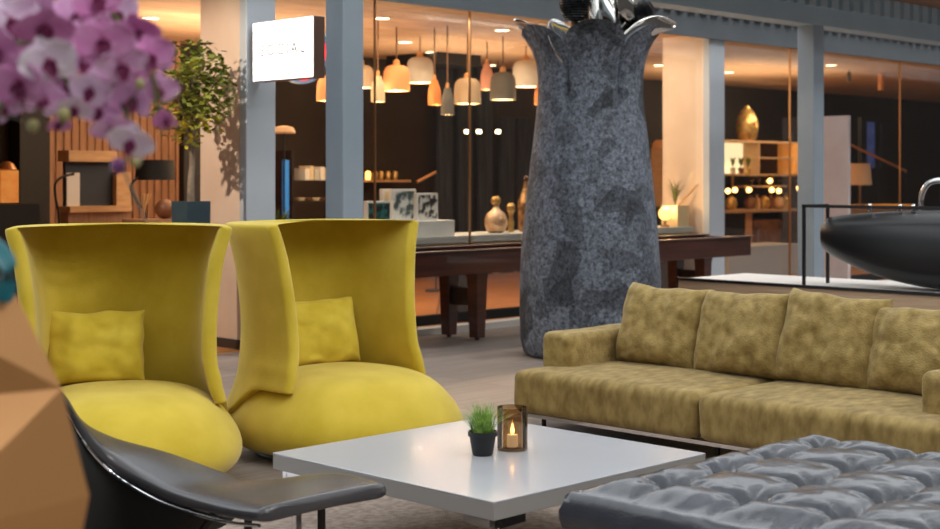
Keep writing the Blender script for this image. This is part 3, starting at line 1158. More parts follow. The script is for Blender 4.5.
obj('faceted_planter', bm, veneer, pt, smooth=False)
b = nb(); disc(b, (0, 0, 1.217), .17, 6, .012)
obj('soil', b, soil, pt)


def petal(bm, ang, L, w, cup, back, mi=0, n=8, m=6, tipr=.5):
    """one tepal in the flower's own frame: outward along angle, +z towards the viewer"""
    ca, sa = math.cos(ang), math.sin(ang)
    g = {}
    for i in range(n + 1):
        u = i / n
        ww = w * (math.sin(PI * (u * .86 + .10)) ** .7) if tipr else w
        for j in range(m + 1):
            v = -1 + 2 * j / m
            x = L * u * (1 - .08 * v * v * (1 - u)); y = ww * v
            z = back * u * u * L + cup * (v * v) * w + .05 * L * math.sin(u * 5 + v * 3) * .3
            g[i, j] = bm.verts.new((x * ca - y * sa, x * sa + y * ca, z))
    for i in range(n):
        for j in range(m):
            f = bm.faces.new((g[i, j], g[i + 1, j], g[i + 1, j + 1], g[i, j + 1]))
            f.material_index = mi


def solid(o, t=.0008):
    md = o.modifiers.new('thick', 'SOLIDIFY')
    md.thickness = t
    return o


def flower_mesh(seed, close):
    random.seed(seed)
    bm = nb()
    for a in (PI / 2, PI * 1.2, PI * 1.8):
        petal(bm, a + random.uniform(-.1, .1), .041, .0165, .12, -.12 + close * .5)
    for a in (.18, PI - .18):
        petal(bm, a + random.uniform(-.1, .1), .046, .027, .10, .10 + close * .7)
    for v in bm.verts:
        v.co.z += noise.noise(v.co * 60 + Vector((seed, 0, 0))) * .002
    return bm


def lip_bm():
    bm = nb()
    petal(bm, -PI / 2, .024, .010, .5, .35)
    petal(bm, -PI / 2 + .9, .014, .007, .5, .8)
    petal(bm, -PI / 2 - .9, .014, .007, .5, .8)
    ball(bm, (0, .004, .006), .0055, 8)
    return bm


protos = []
for k, (m_, cl) in enumerate(((petal_m, .0), (petal_dark, .25), (petal_pale, .1), (petal_m, .7))):
    f = solid(obj('flower', flower_mesh(20 + k, cl), m_, pt, sub=1))
    l = solid(obj('lip', lip_bm(), lip_m, f, sub=1), .0012)
    protos.append(f)
random.seed(5)
spots = [(12, 22, 2.36, 2, 1.1), (45, 26, 2.30, 1, 1.15), (74, 18, 2.42, 0, 1.0), (103, 42, 2.32, 1, 1.12), (50, 62, 2.26, 2, 1.05), (84, 62, 2.45, 0, .9), (121, 66, 2.34, 0, 1.0),
         (150, 58, 2.36, 1, .95), (20, 84, 2.28, 1, 1.15), (5, 106, 2.38, 0, .8), (42, 98, 2.36, 3, .9), (64, 90, 2.40, 0, .85), (134, 100, 2.38, 3, .9), (158, 90, 2.42, 0, .8), (98, 112, 2.40, 3, .75),
         (112, 128, 2.34, 0, .8), (131, 142, 2.30, 2, .85), (167, 120, 2.4, 1, .55), (58, 124, 2.42, 1, .5), (138, 32, 2.40, 1, .95), (28, 52, 2.44, 0, .9), (118, 14, 2.44, 2, .9), (-2, 50, 2.32, 1, 1.0),
         (90, 90, 2.36, 2, .8), (75, 108, 2.34, 2, .7), (70, 44, 2.36, 0, 1.0), (130, 84, 2.44, 1, .85), (40, 8, 2.42, 0, .9), (96, 0, 2.38, 1, 1.0), (4, 70, 2.42, 0, .95), (108, 88, 2.42, 0, .85), (24, 4, 2.46, 0, 1.0)]
camv = Vector((0, 0, EYE))
used = set()
flower_pts = []
for (px, py, d, k, s) in spots:
    w = far(px, py, d)
    src = protos[k]
    if k not in used:
        o = src
        used.add(k)
    else:
        o = src.copy(); C.objects.link(o); o.parent = pt
        for g in src.children:
            c = g.copy(); C.objects.link(c); c.parent = o
    q = w - Vector((pc.x, pc.y, 0))
    flower_pts.append(q)
    dirn = (camv - w).normalized() + Vector((random.uniform(-.55, .55), random.uniform(-.55, .55), random.uniform(-.55, .15)))
    rot = dirn.to_track_quat('Z', 'Y')
    o.rotation_mode = 'QUATERNION'
    o.rotation_quaternion = rot @ Matrix.Rotation(random.uniform(-.4, .4), 4, 'Z').to_quaternion()
    o.location = q
    o.scale = (s, s, s)


def lp(px, py, d):
    return far(px, py, d) - Vector((pc.x, pc.y, 0))


base = Vector((0, 0, 1.22))
stems = [[base, lp(-90, 130, 2.3), lp(-20, 5, 2.36), lp(60, -20, 2.42), lp(120, 22, 2.42), lp(150, 70, 2.40), lp(160, 112, 2.41), lp(168, 124, 2.41)],
         [base + Vector((.02, .02, 0)), lp(-80, 150, 2.32), lp(-8, 60, 2.36), lp(50, 40, 2.38), lp(100, 66, 2.4), lp(125, 110, 2.38), lp(136, 150, 2.36), lp(140, 164, 2.36)],
         [base - Vector((.02, .03, 0)), lp(-60, 240, 2.28), lp(-10, 135, 2.30), lp(14, 72, 2.34), lp(45, 60, 2.36), lp(70, 90, 2.4), lp(62, 125, 2.42)]]
for s in stems:
    b = nb(); tube(b, spline(s, 8), .0042, 8)
    obj('stem', b, stem_m, pt)
b = nb(); tube(b, spline([lp(136, 150, 2.37), lp(124, 164, 2.37), lp(132, 190, 2.37), lp(146, 222, 2.38)], 6), .0022, 8)
obj('stem', b, bark, pt)
for k, q in enumerate(flower_pts):                  # short stalks from each bloom to the nearest stem
    best = min((p_ for s in stems for p_ in spline(s, 8)[12:]), key=lambda p_: (p_ - q).length)
    away = q + (q + Vector((pc.x, pc.y, 0)) - camv).normalized() * .012
    b = nb(); tube(b, spline([q, away, (away + best) / 2 + UP * .006, best], 4), .0017, 6)
    obj('flower_stalk', b, stem_m, pt)
for (px, py, d, m_, s) in ((33, 126, 2.34, bud_m, 1.0), (64, 115, 2.30, bud_m, 1.05), (140, 84, 2.28, bud_m, .8), (136, 163, 2.34, bud_m, .75), (118, 166, 2.32, bud_purple, 1.2), (60, 66, 2.34, bud_m, .6)):
    b = nb(); ball(b, (0, 0, 0), .0098 * s, 10, 1.15)
    o = obj('bud', b, m_, pt)
    o.location = lp(px, py, d)
    best = min((p_ for st in stems for p_ in spline(st, 8)[12:]), key=lambda p_: (p_ - o.location).length)
    b = nb(); tube(b, [o.location, (o.location + best) / 2 + UP * .004, best], .0016, 6)
    obj('flower_stalk', b, stem_m, pt)
# strap leaves at the planter's mouth
for (pts, w) in (([(0, 0, 1.22), (.08, -.02, 1.31), (.16, -.03, 1.345), (.215, -.04, 1.31), (.225, -.04, 1.25)], .045), ([(0, 0, 1.22), (.04, -.10, 1.29), (.10, -.18, 1.31), (.15, -.22, 1.265)], .05),
                 ([(0, 0, 1.22), (-.05, .1, 1.33), (-.14, .2, 1.36), (-.2, .26, 1.3)], .05), ([(0, 0, 1.22), (-.1, -.06, 1.32), (-.22, -.12, 1.34), (-.3, -.16, 1.27)], .05),
                 ([(0, 0, 1.22), (.07, .08, 1.29), (.12, .14, 1.31), (.16, .18, 1.27)], .045)):
    P_ = spline([pl_(*q) for q in pts], 5)
    bm = nb(); rr = []
    for i, q in enumerate(P_):
        t = (P_[min(i + 1, len(P_) - 1)] - P_[max(i - 1, 0)]).normalized()
        s = t.cross(UP).normalized() if abs(t.z) < .99 else Vector((1, 0, 0))
        nn = s.cross(t).normalized()
        u = i / (len(P_) - 1)
        ww = w * max(.12, math.sin(PI * min(1, u * .8 + .18)) ** .6)
        rr.append([q + s * ww * v + nn * (abs(v) * ww * .35 + .003) for v in (-1, -.5, 0, .5, 1)] + [q + s * ww * v + nn * (abs(v) * ww * .35 - .003) for v in (1, .5, 0, -.5, -1)])
    rings(bm, rr)
    obj('leaf', bm, teal_leaf, pt, sub=1)

# ================================================================= SMALL TREE BY THE COLUMN
trx, try_ = 6.56, 9.74
tr = thing('potted_tree', 'slender leafy tree in a tall square slate-blue pot beside the pale column', 'tree', (trx, try_, 0))
b = nb()
rings(b, [[Vector((sx * w, sy * w, z)) for sx, sy in ((-1, -1), (1, -1), (1, 1), (-1, 1))] for w, z in ((.10, 0), (.112, 1.255), (.10, 1.255), (.098, 1.22))])
obj('pot', b, teal_pot, tr, smooth=False)
b = nb(); box(b, -.097, .097, -.097, .097, 1.215, 1.235)
obj('soil', b, soil, tr)
b = nb()
random.seed(12)
tube(b, spline([(0, 0, 1.22), (.0, .0, 1.4), (.012, .0, 1.6), (-.005, 0, 1.78)], 6), [.034 - .016 * i / 18 for i in range(19)], 10)
tips = []
for k in range(11):
    a = k * 2.4; r_ = random.uniform(.14, .30); h = random.uniform(1.95, 2.45)
    e = Vector((r_ * math.cos(a), r_ * math.sin(a), h))
    midp = Vector((e.x * .45, e.y * .45, 1.78 + (h - 1.78) * .5))
    tube(b, spline([(-.005, 0, 1.75), midp, e], 5), [.011, .010, .009, .008, .007, .006, .005, .005, .004, .004, .003], 6)
    tips += [midp, e, (midp + e) / 2]
obj('trunk', b, bark, tr)


def leaf_cloud(n, cols):
    bms = [nb() for _ in cols]
    for k in range(n):
        if k % 3 == 0:
            t = random.choice(tips)
            c = t + Vector((random.gauss(0, .05), random.gauss(0, .05), random.gauss(0, .05)))
        else:
            while True:
                v = Vector((random.uniform(-1, 1), random.uniform(-1, 1), random.uniform(-1, 1)))
                if .3 < v.length < 1 and noise.noise(v * 2.6 + Vector((3, 0, 0))) > -.1:
                    break
            c = Vector((v.x * .36, v.y * .36, 2.14 + v.z * .44))
        yl = len(cols) > 1 and c.z < 1.95 and random.random() < .5
        bm = bms[1 if yl else 0]
        a, e = random.uniform(0, 2 * PI), random.uniform(-.9, .5)
        d = Vector((math.cos(a) * math.cos(e), math.sin(a) * math.cos(e), math.sin(e)))
        s = d.cross(UP).normalized(); nn = s.cross(d)
        L = random.uniform(.05, .085); w = L * .33
        tw = random.uniform(-.8, .8); s = s * math.cos(tw) + nn * math.sin(tw)
        q = [c, c + d * L * .5 + s * w, c + d * L, c + d * L * .5 - s * w]
        bm.faces.new([bm.verts.new(p_) for p_ in q])
    return bms


l0, l1 = leaf_cloud(1300, (0, 1))
o = obj('foliage', l0, green_leaf, tr, smooth=False); o['kind'] = 'stuff'
o = obj('yellow_foliage', l1, yellow_leaf, tr, smooth=False); o['kind'] = 'stuff'

# ================================================================= LIT SIGN
sg = thing('hanging_sign', 'lit white box sign reading SOCIAL, projecting from the pale column', 'sign', (7.1, 9.69, 2.48))
b = nb(); box(b, 0, .115, -.85, -.05, -.245, .245)
obj('sign_box', b, sign_side, sg, bevel=.008)
b = nb(); box(b, -.006, .0, -.845, -.055, -.24, .24)
obj('sign_face', b, sign_face, sg, bevel=.003)
b = nb(); box(b, .03, .085, -.05, .0, -.19, .15)
obj('bracket', b, sign_side, sg)
cu = bpy.data.curves.new('lettering', 'FONT')
cu.body = 'SOCIAL'
cu.size = .13
cu.space_character = 1.45
cu.align_x = 'CENTER'
cu.align_y = 'CENTER'
cu.extrude = .001
tmp = bpy.data.objects.new('lettering_src', cu)
C.objects.link(tmp)
bpy.context.view_layer.update()
dg = bpy.context.evaluated_depsgraph_get()
me = bpy.data.meshes.new_from_object(tmp.evaluated_get(dg))
bpy.data.objects.remove(tmp)
lt = bpy.data.objects.new('lettering', me)
C.objects.link(lt)
me.materials.clear(); me.materials.append(letter_m)
lt.parent = sg
lt.matrix_local = Matrix(((0, 0, -1, -.0072), (-1, 0, 0, -.45), (0, 1, 0, .0), (0, 0, 0, 1)))

# ================================================================= PENDANT LAMPS
CZ = 3.1


def pendant(px, ytop, ybot, wpx, wy, col, label, cable_from=CZ, warm=None):
    wx = onY(px, wy)
    d = (wx + wy) / S2
    zb_, zt_ = zz(ybot, wx, wy), zz(ytop, wx, wy)
    r = wpx / 2 * d / F
    h = zt_ - zb_
    t = thing('pendant_lamp', label, 'pendant lamp', (wx, wy, zb_), 0, 'bell pendant lamps behind the bar window')
    b = nb()
    prof = [(r, 0), (r, h * .3), (r * .985, h * .55), (r * .95, h * .74), (r * .84, h * .88), (r * .62, h * .965), (r * .28, h * 1.0)]
    if wpx < 16:
        prof = [(r, 0), (r, h * .35), (r * .96, h * .58), (r * .8, h * .74), (r * .6, h * .85), (r * .52, h)]
    inner_ = [(max(.004, a - .012), z_ - .006 if z_ > 0 else 0) for a, z_ in reversed(prof)]
    lathe(b, prof + inner_ + [prof[0]], 32, cap0=False, cap1=False)
    obj('lamp_shade', b, pend_cols[col], t)
    b = nb(); lathe(b, [(r - .014, .004), (r - .014, .012)], 28)
    obj('diffuser', b, pend_glow, t)
    b = nb(); lathe(b, [(r * .24, h), (r * .24, h + .04), (r * .12, h + .06)], 16)
    obj('cap', b, cork, t)
    b = nb(); lathe(b, [(.008, h + .05), (.008, cable_from - zb_)], 8)
    obj('cable', b, cable_m, t)
    L = bpy.data.lights.new('pendant_bulb', 'POINT')
    L.energy = 9 if wpx > 16 else 5
    L.color = (1, .72, .42)
    L.shadow_soft_size = .0
    lo = bpy.data.objects.new('pendant_bulb', L)
    C.objects.link(lo)
    lo.location = (0, 0, -.06)
    lo.parent = t
    return t


pend = [(361, 65, 88, 26, 11.9, 'taupe', 'taupe wide bell pendant half hidden by the grey steel post'),
        (378, 76, 102, 14, 11.3, 'cream', 'cream narrow bell pendant, second from the grey steel post'),
        (396.5, 65, 91, 27, 11.7, 'peach', 'peach wide bell pendant between the cream narrow and pale grey ones'),
        (420, 57, 83, 27, 12.3, 'grey', 'pale grey wide bell pendant beside the peach one'),
        (434.5, 80, 105, 13, 11.5, 'orange', 'orange narrow bell pendant just under the pale grey wide one'),
        (447.5, 88, 115, 13, 11.2, 'smoke', 'smoke grey narrow pendant hanging lowest of the row'),
        (467.5, 78, 104, 27, 11.6, 'taupe', 'taupe wide bell pendant beside the lowest smoke grey one'),
        (487, 64, 90, 13, 12.2, 'pink', 'pink narrow bell pendant in the middle of the row'),
        (503, 72, 100, 26, 11.6, 'smoke', 'smoke grey wide bell pendant near the giant vase'),
        (526, 60, 87, 27, 12.2, 'grey', 'pale grey wide bell pendant beside the giant vase'),
        (541, 82, 105, 13, 11.4, 'orange', 'orange narrow bell pendant partly behind the giant vase'),
        (323, 75, 101, 13, 11.6, 'peach', 'peach narrow bell pendant just beyond the lit sign')]
for a in pend:
    pendant(*a)
for (px, y0, y1, w, wy, col, lab) in ((881, 63, 90, 6, 11.5, 'peach', 'slim copper tube pendant near the dark end of the bar'), (849, 72, 82, 4, 11.4, 'smoke', 'tiny smoke grey tube pendant by the pale tall board')):
    wx = onY(px, wy); d = (wx + wy) / S2
    t = thing('tube_pendant', lab, 'pendant lamp', (wx, wy, zz(y1, wx, wy)))
    h = zz(y0, wx, wy) - zz(y1, wx, wy)
    b = nb(); lathe(b, [(w / 2 * d / F, 0), (w / 2 * d / F, h)], 16)
    obj('lamp_shade', b, pend_cols[col], t)
    b = nb(); lathe(b, [(.006, h), (.006, CZ - zz(y1, wx, wy))], 8)
    obj('cable', b, cable_m, t)

# recessed downlights
dl = [(150, 18, 'round downlight above the orchid'), (171, 44, 'round downlight above the small tree'), (382, 18, 'round downlight nearest the grey steel post'), (405, 42, 'round downlight above the peach pendant'),
      (395, 57, 'round downlight low behind the peach pendant'), (502, 30, 'round downlight nearest the giant vase'), (491, 65, 'round downlight above the pink pendant'),
      (659, 65, 'round downlight just past the giant vase'), (729, 72, 'round downlight beside the pale column'), (831, 65, 'round downlight beside the far steel post'), (432, 52, 'round downlight above the orange narrow pendant')]
for px, py, lab in dl:
    d = F * (CZ - EYE) / (HY - py)
    w = far(px, py, d)
    t = thing('downlight', lab, 'downlight', (w.x, w.y, CZ), 0, 'recessed downlights of the bar')
    b = nb(); lathe(b, [(.075, -.006), (.075, 0)], 24)
    obj('lens', b, lamp_white, t)
    b = nb(); lathe(b, [(.076, -.006), (.095, -.01), (.095, 0), (.076, 0), (.076, -.006)], 24, cap0=False, cap1=False)
    obj('trim_ring', b, white_m, t)

# ================================================================= WINDOW COUNTER AND WHAT STANDS ON IT
ct = thing('window_counter', 'long pale window counter behind the bar glass', 'counter', (10.9, 10.1, .012))
b = nb(); box(b, 8.2 - 10.9, 13.5 - 10.9, -.25, .35, .80, .87)
obj('countertop', b, grey_top, ct, bevel=.004)
b = nb(); box(b, 8.25 - 10.9, 13.45 - 10.9, -.22, -.18, .66, .80)
obj('front_panel', b, cream, ct)
for x in (8.3, 10.0, 11.8, 13.35):
    b = nb(); box(b, x - 10.9, x - 10.9 + .05, -.16, .3, 0, .8)
    obj('leg', b, mahog_dark, ct)
CT = .882
rs = nb(); box(rs, 8.35, 9.72, 9.93, 10.33, CT, CT + .15)
tag(obj('riser', rs, white_m, bevel=.004), 'white display riser box on the window counter', 'riser')


def framed(px0, px1, y0, y1, wy, m, label, name='framed_print', lean=.05):
    xa, xb = onY(px0, wy), onY(px1, wy)
    cx = (xa + xb) / 2
    zt_ = zz(y0, cx, wy); zb_ = CT + .15
    t = thing(name, label, 'picture', (cx, wy, zb_), 0, 'pictures on the window counter')
    hw = (xb - xa) / 2
    b = nb(); box(b, -hw, hw, 0, .05, 0, zt_ - zb_)
    obj('frame', b, white_m, t, bevel=.003)
    b = nb(); box(b, -hw + .018, hw - .018, -.004, .0, .02, zt_ - zb_ - .02)
    obj('print', b, m, t)
    return t


framed(367, 391, 201, 218, 10.0, print_teal, 'low white stand with a dark teal picture on the counter')
framed(392, 416, 189, 218, 10.12, print_green, 'white panel with a leafy print on the counter')
framed(417, 438, 193, 218, 10.05, print_bw, 'black and white photograph in a white frame on the counter')
framed(383, 391.5, 189, 218, 10.2, cream, 'narrow pink-cream card behind the leafy print')

bt = thing('glass_flagon', 'round golden glass flagon with a ball stopper on the window counter', 'bottle', (onY(496, 10.1), 10.1, CT))
b = nb(); lathe(b, [(.06, 0), (.095, .02), (.118, .08), (.118, .14), (.09, .20), (.045, .235), (.03, .26), (.03, .275)], 32)
obj('bottle_body', b, mat('flagon_gold', (208, 160, 116), .2, .35, c2=(240, 206, 170), scale=9), bt)
b = nb(); ball(b, (0, 0, .325), .05, 12)
obj('stopper', b, gold_mat, bt)
bt = thing('tall_decanter', 'tall faceted glass decanter beside the giant vase', 'bottle', (onY(526, 10.1), 10.1, CT))
b = nb(); lathe(b, [(.06, 0), (.08, .02), (.085, .16), (.09, .30), (.06, .38), (.03, .45), (.022, .52)], 12)
obj('bottle_body', b, mat('decanter_gold', (226, 178, 118), .12, .45, c2=(130, 98, 70), scale=14), bt, smooth=False)
b = nb(); ball(b, (0, 0, .545), .035, 10)
obj('stopper', b, clear_glass, bt)
bt = thing('small_jar', 'small amber jar between the flagon and the decanter', 'jar', (onY(511, 10.12), 10.12, CT))
b = nb(); lathe(b, [(.03, 0), (.034, .1), (.02, .16), (.03, .2), (.045, .22), (.045, .27), (.02, .3)], 20)
obj('jar_body', b, gold_mat, bt)

# lamp, palm and cube pot beside the second column
lm = thing('globe_lamp', 'glowing amber globe lamp on the window counter past the vase', 'lamp', (13.12, 9.97, CT))
b = nb(); lathe(b, [(.05, 0), (.05, .02), (.015, .03), (.015, .08)], 20)
obj('base', b, gold, lm)
b = nb(); ball(b, (0, 0, .15), .075, 14)
obj('globe', b, globe_m, lm)
L = bpy.data.lights.new('globe_bulb', 'POINT'); L.energy = 7; L.color = (1, .62, .28); L.shadow_soft_size = .0
lo = bpy.data.objects.new('globe_bulb', L); C.objects.link(lo); lo.location = (0, -.02, .27); lo.parent = lm
pm = thing('potted_palm', 'small palm in a white cube pot beside the amber globe lamp', 'plant', (13.38, 10.02, CT))
b = nb(); rings(b, [[Vector((sx * w, sy * w, z)) for sx, sy in ((-1, -1), (1, -1), (1, 1), (-1, 1))] for w, z in ((.11, 0), (.115, .24), (.10, .24), (.10, .21))])
obj('pot', b, cream, pm, smooth=False)
b = nb()
random.seed(3)
for k in range(46):
    a = random.uniform(0, 2 * PI); L_ = random.uniform(.3, .5); out = random.uniform(.07, .15)
    d = Vector((math.cos(a), math.sin(a), 0)); s = d.cross(UP) * .008
    pr = None
    for i in range(5):
        t = i / 4
        q = Vector((0, 0, .2)) + UP * L_ * (t - .3 * t * t) + d * out * t * t * 1.1
        cur = (b.verts.new(q - s * (1 - .8 * t)), b.verts.new(q + s * (1 - .8 * t)))
        if pr:
            b.faces.new((pr[0], pr[1], cur[1], cur[0]))
        pr = cur
obj('fronds', b, palm_leaf, pm)
b = nb(); tube(b, spline([(-.02, -.05, .24), (.05, -.10, .32), (.12, -.16, .42), (.16, -.2, .48)], 5), .011, 8)
obj('driftwood', b, straw, pm)

# bar stools at the counter
st = thing('bar_stool', 'pale wooden bar stool under the window counter near the giant vase', 'stool', (10.6, 10.75, .012), 0, 'bar stools at the window counter')
b = nb(); lathe(b, [(.15, .60), (.17, .61), (.17, .635), (.15, .645)], 24)
obj('seat', b, oak, st)
for sx in (-1, 1):
    for sy in (-1, 1):
        b = nb(); tube(b, [(sx * .17, sy * .17, 0), (sx * .1, sy * .1, .61)], .016, 8)
        obj('leg', b, oak, st)
b = nb()
for (p_, q_) in (((-.145, -.145), (.145, -.145)), ((.145, -.145), (.145, .145)), ((.145, .145), (-.145, .145)), ((-.145, .145), (-.145, -.145))):
    tube(b, [(p_[0], p_[1], .2), (q_[0], q_[1], .2)], .009, 6)
obj('foot_ring', b, oak, st)
dup(st, (9.4, 10.8, .012), .3, 'pale wooden bar stool under the counter behind the games table legs')
dup(st, (8.6, 10.9, .012), .5, 'pale wooden bar stool nearest the wing chair')

# ================================================================= BAR INTERIOR, RIGHT BAY
BY = 14.0
xa, xb = onY(722, BY), onY(801, BY)
sf = thing('wall_shelf', 'lit oak wall shelf with a backlit panel behind the second column', 'shelf', ((xa + xb) / 2, BY, 1.47))
hw = (xb - xa) / 2
b = nb(); box(b, -hw, hw, 0, .38, 0, .035); box(b, -hw, hw, 0, .38, .575, .61); box(b, -hw, hw, .36, .38, .03, .58)
obj('shelf_board', b, oak, sf, smooth=False)
xm = onY(759, BY) - (xa + xb) / 2
b = nb(); box(b, -hw + .02, xm, .33, .36, .04, .57)
obj('backlit_panel', b, lit_panel, sf, smooth=False)
b = nb(); box(b, xm, xm + .03, 0, .36, .035, .575)
obj('divider', b, oak, sf, smooth=False)
b = nb(); box(b, xm + .03, hw - .22, .02, .36, .30, .33)
obj('shelf_board', b, oak, sf, smooth=False)
b = nb(); box(b, hw - .22, hw, -.01, .36, .035, .575)
obj('end_panel', b, amber_glow, sf, smooth=False)
SCX = (xa + xb) / 2
hd = thing('golden_head', 'golden carved head ornament on top of the oak wall shelf', 'ornament', (onY(747, BY + .15), BY + .15, 2.08))
b = nb()
lathe(b, [(.13, 0), (.17, .06), (.19, .16), (.195, .28), (.175, .38), (.135, .47), (.10, .53), (.055, .555), (.05, .59), (.02, .61)], 28, rf=lambda t, z: 1 + .05 * math.sin(t * 7 + z * 34) * (1 if z > .3 else .4))
obj('carved_head', b, gold_mat, hd)
b = nb(); tube(b, spline([(-.03, -.19, .30), (-.05, -.225, .22), (-.04, -.215, .18)], 4), .022, 8)
obj('nose', b, gold_mat, hd)
for k, px in enumerate((733, 741, 748, 755)):
    wx = onY(px, BY + .12)
    t = thing('shelf_plant', ('small green plant on the lit shelf nearest the column', 'small green plant in a dark pot on the lit shelf, second from the column', 'taller green plant in the middle of the lit shelf panel',
                              'small green plant beside the dark half of the lit shelf')[k], 'plant', (wx, BY + .12, 1.507), 0, 'plants on the lit shelf')
    b = nb(); lathe(b, [(.04, 0), (.055, .10), (.05, .105)], 16)
    obj('pot', b, (white_m, brown_m, gold_mat, white_m)[k], t)
    b = nb()
    random.seed(30 + k)
    for q in range(34):
        a = random.uniform(0, 2 * PI); L_ = random.uniform(.12, .26); d = Vector((math.cos(a), math.sin(a), 0)); s = d.cross(UP) * .016
        c = Vector((0, 0, .1)) + UP * L_ * .8 + d * random.uniform(.02, .1)
        m0 = Vector((0, 0, .1)) + UP * L_ * .5 + d * .02
        b.faces.new([b.verts.new(v) for v in (Vector((0, 0, .1)), m0 + s, c, m0 - s)])
    obj('leaves', b, green_leaf, t, smooth=False)
b = nb(); box(b, xm + .03, hw - .22, .345, .36, .035, .575)
obj('back_panel', b, mat('woven_brown', (92, 68, 50), .8, c2=(58, 42, 32), scale=60), sf, smooth=False)
# hanging glass shelf and counter below
x0, x1 = onY(746, BY), onY(787, BY)
hs = nb(); box(hs, x0, x1, BY, BY + .3, 1.27, 1.30); box(hs, x0, x0 + .03, BY + .27, BY + .3, 1.30, 1.47); box(hs, x1 - .03, x1, BY + .27, BY + .3, 1.30, 1.47)
tag(obj('glass_shelf', hs, oak, smooth=False), 'short oak shelf hung under the lit wall shelf', 'shelf')
x0b, x1b = onY(722, BY - .1), onY(797, BY - .1)
cb = thing('bar_cabinet', 'oak bar cabinet with glazed fridge doors under the wall shelf', 'cabinet', ((x0b + x1b) / 2, BY, .012))
w2 = (x1b - x0b) / 2
b = nb(); box(b, -w2, w2, -.1, .55, .83, .88)
obj('worktop', b, oak, cb, smooth=False)
b = nb(); box(b, -w2, -w2 + .75, -.05, .5, 0, .83); 
obj('dark_unit', b, wall_black, cb, smooth=False)
b = nb(); box(b, -w2 + .75, -w2 + .95, -.06, .5, 0, .83)
obj('oak_upright', b, oak, cb, smooth=False)
b = nb(); box(b, -w2 + .98, w2 - .45, -.05, .5, .05, .70)
obj('fridge_body', b, brown_m, cb, smooth=False)
b = nb(); box(b, -w2 + 1.0, w2 - .47, -.07, -.05, .08, .68); 
dr = obj('fridge_door', b, mat('amber_glass_door', (150, 104, 66), .25, c2=(96, 64, 42), scale=6), cb, smooth=False)
b = nb(); box(b, -w2 + 1.05, -w2 + 1.08, -.10, -.07, .2, .6)
obj('handle', b, chrome, dr)
b = nb(); box(b, w2 - .45, w2, -.05, .5, 0, .83)
obj('dark_unit', b, wall_black, cb, smooth=False)
jar_pos = [(731, 'oval'), (750, 'oval'), (757, 'tall'), (764, 'oval'), (771, 'tall'), (778, 'oval'), (786, 'tall')]
ordn = ('first', 'second', 'third', 'fourth', 'fifth', 'sixth', 'seventh')
for i, (px, kd) in enumerate(jar_pos):
    wx = onY(px, BY + .15)
    b = nb()
    if kd == 'oval':
        lathe(b, [(.06, 0), (.10, .04), (.11, .12), (.08, .19), (.04, .21), (.045, .23)], 18)
    else:
        lathe(b, [(.06, 0), (.065, .16), (.03, .2), (.03, .25)], 16)
    o = obj('jar', b, (gold_mat, brown_m, oak)[i % 3])
    o.location = (wx, BY + .15, .894)
    tag(o, '%s jar from the column on the oak bar cabinet worktop' % ordn[i], 'jar', 'jars on the bar cabinet')
for i, px in enumerate((752, 759, 766, 773, 780)):
    wx = onY(px, BY + .15)
    b = nb(); lathe(b, [(.03, 0), (.01, .012), (.008, .06), (.045, .09), (.05, .13), (.04, .15)], 16)
    o = obj('wine_glass', b, clear_glass)
    o.location = (wx, BY + .15, 1.301)
    tag(o, '%s wine glass from the column on the short oak shelf' % ordn[i], 'glass', 'glasses on the short oak shelf')
lights_px = [(728, 191), (735, 190), (749, 190), (770, 181), (779, 191), (799, 188), (772, 190)]
for i, (px, py) in enumerate(lights_px):
    wy_ = BY - .06
    wx = onY(px, wy_)
    b = nb(); ball(b, (0, 0, 0), .045, 10)
    t = thing('bulb_pendant', '%s bare glowing bulb from the column, under the lit wall shelf' % ordn[i], 'lamp', (wx, wy_, zz(py, wx, wy_)), 0, 'bare bulbs under the wall shelf')
    obj('bulb', b, bulb_m, t)
    b = nb(); tube(b, [(0, 0, .04), (0, 0, 1.478 - zz(py, wx, wy_)), (0, .058, 1.486 - zz(py, wx, wy_))], .004, 6)
    obj('cable', b, black_metal, t)
# low grey block standing in for the floor reflection
b = nb(); box(b, onY(729, 11.6), onY(800, 11.6), 11.6, 12.2, .012, .46)
tag(obj('reflection_block', b, grey_top, bevel=.01), 'low pale grey block standing in for a floor reflection before the cabinet', 'floor reflection')

# shelf with dome lamp seen beside the vase
wx = onY(661, 12.5)
dm_ = thing('dome_lamp', 'tan dome lamp seen just past the giant vase', 'lamp', (wx, 12.5, 1.0))
b = nb(); lathe(b, [(.13, .86), (.12, .93), (.07, .98), (.0001, 1.0)][:3], 24); 
obj('lamp_shade', b, cork, dm_)
b = nb(); box(b, -.1, -.07, -.1, .1, 0, .87); box(b, .07, .1, -.1, .1, 0, .87); box(b, -.1, .1, -.1, .1, 0, .03)
obj('lantern_frame', b, oak, dm_, smooth=False)
b = nb(); box(b, wx - .6, wx + .22, 12.3, 12.75, .012, 1.0)
tag(obj('dark_sideboard', b, wall_black), 'dark sideboard carrying the tan dome lamp', 'sideboard')

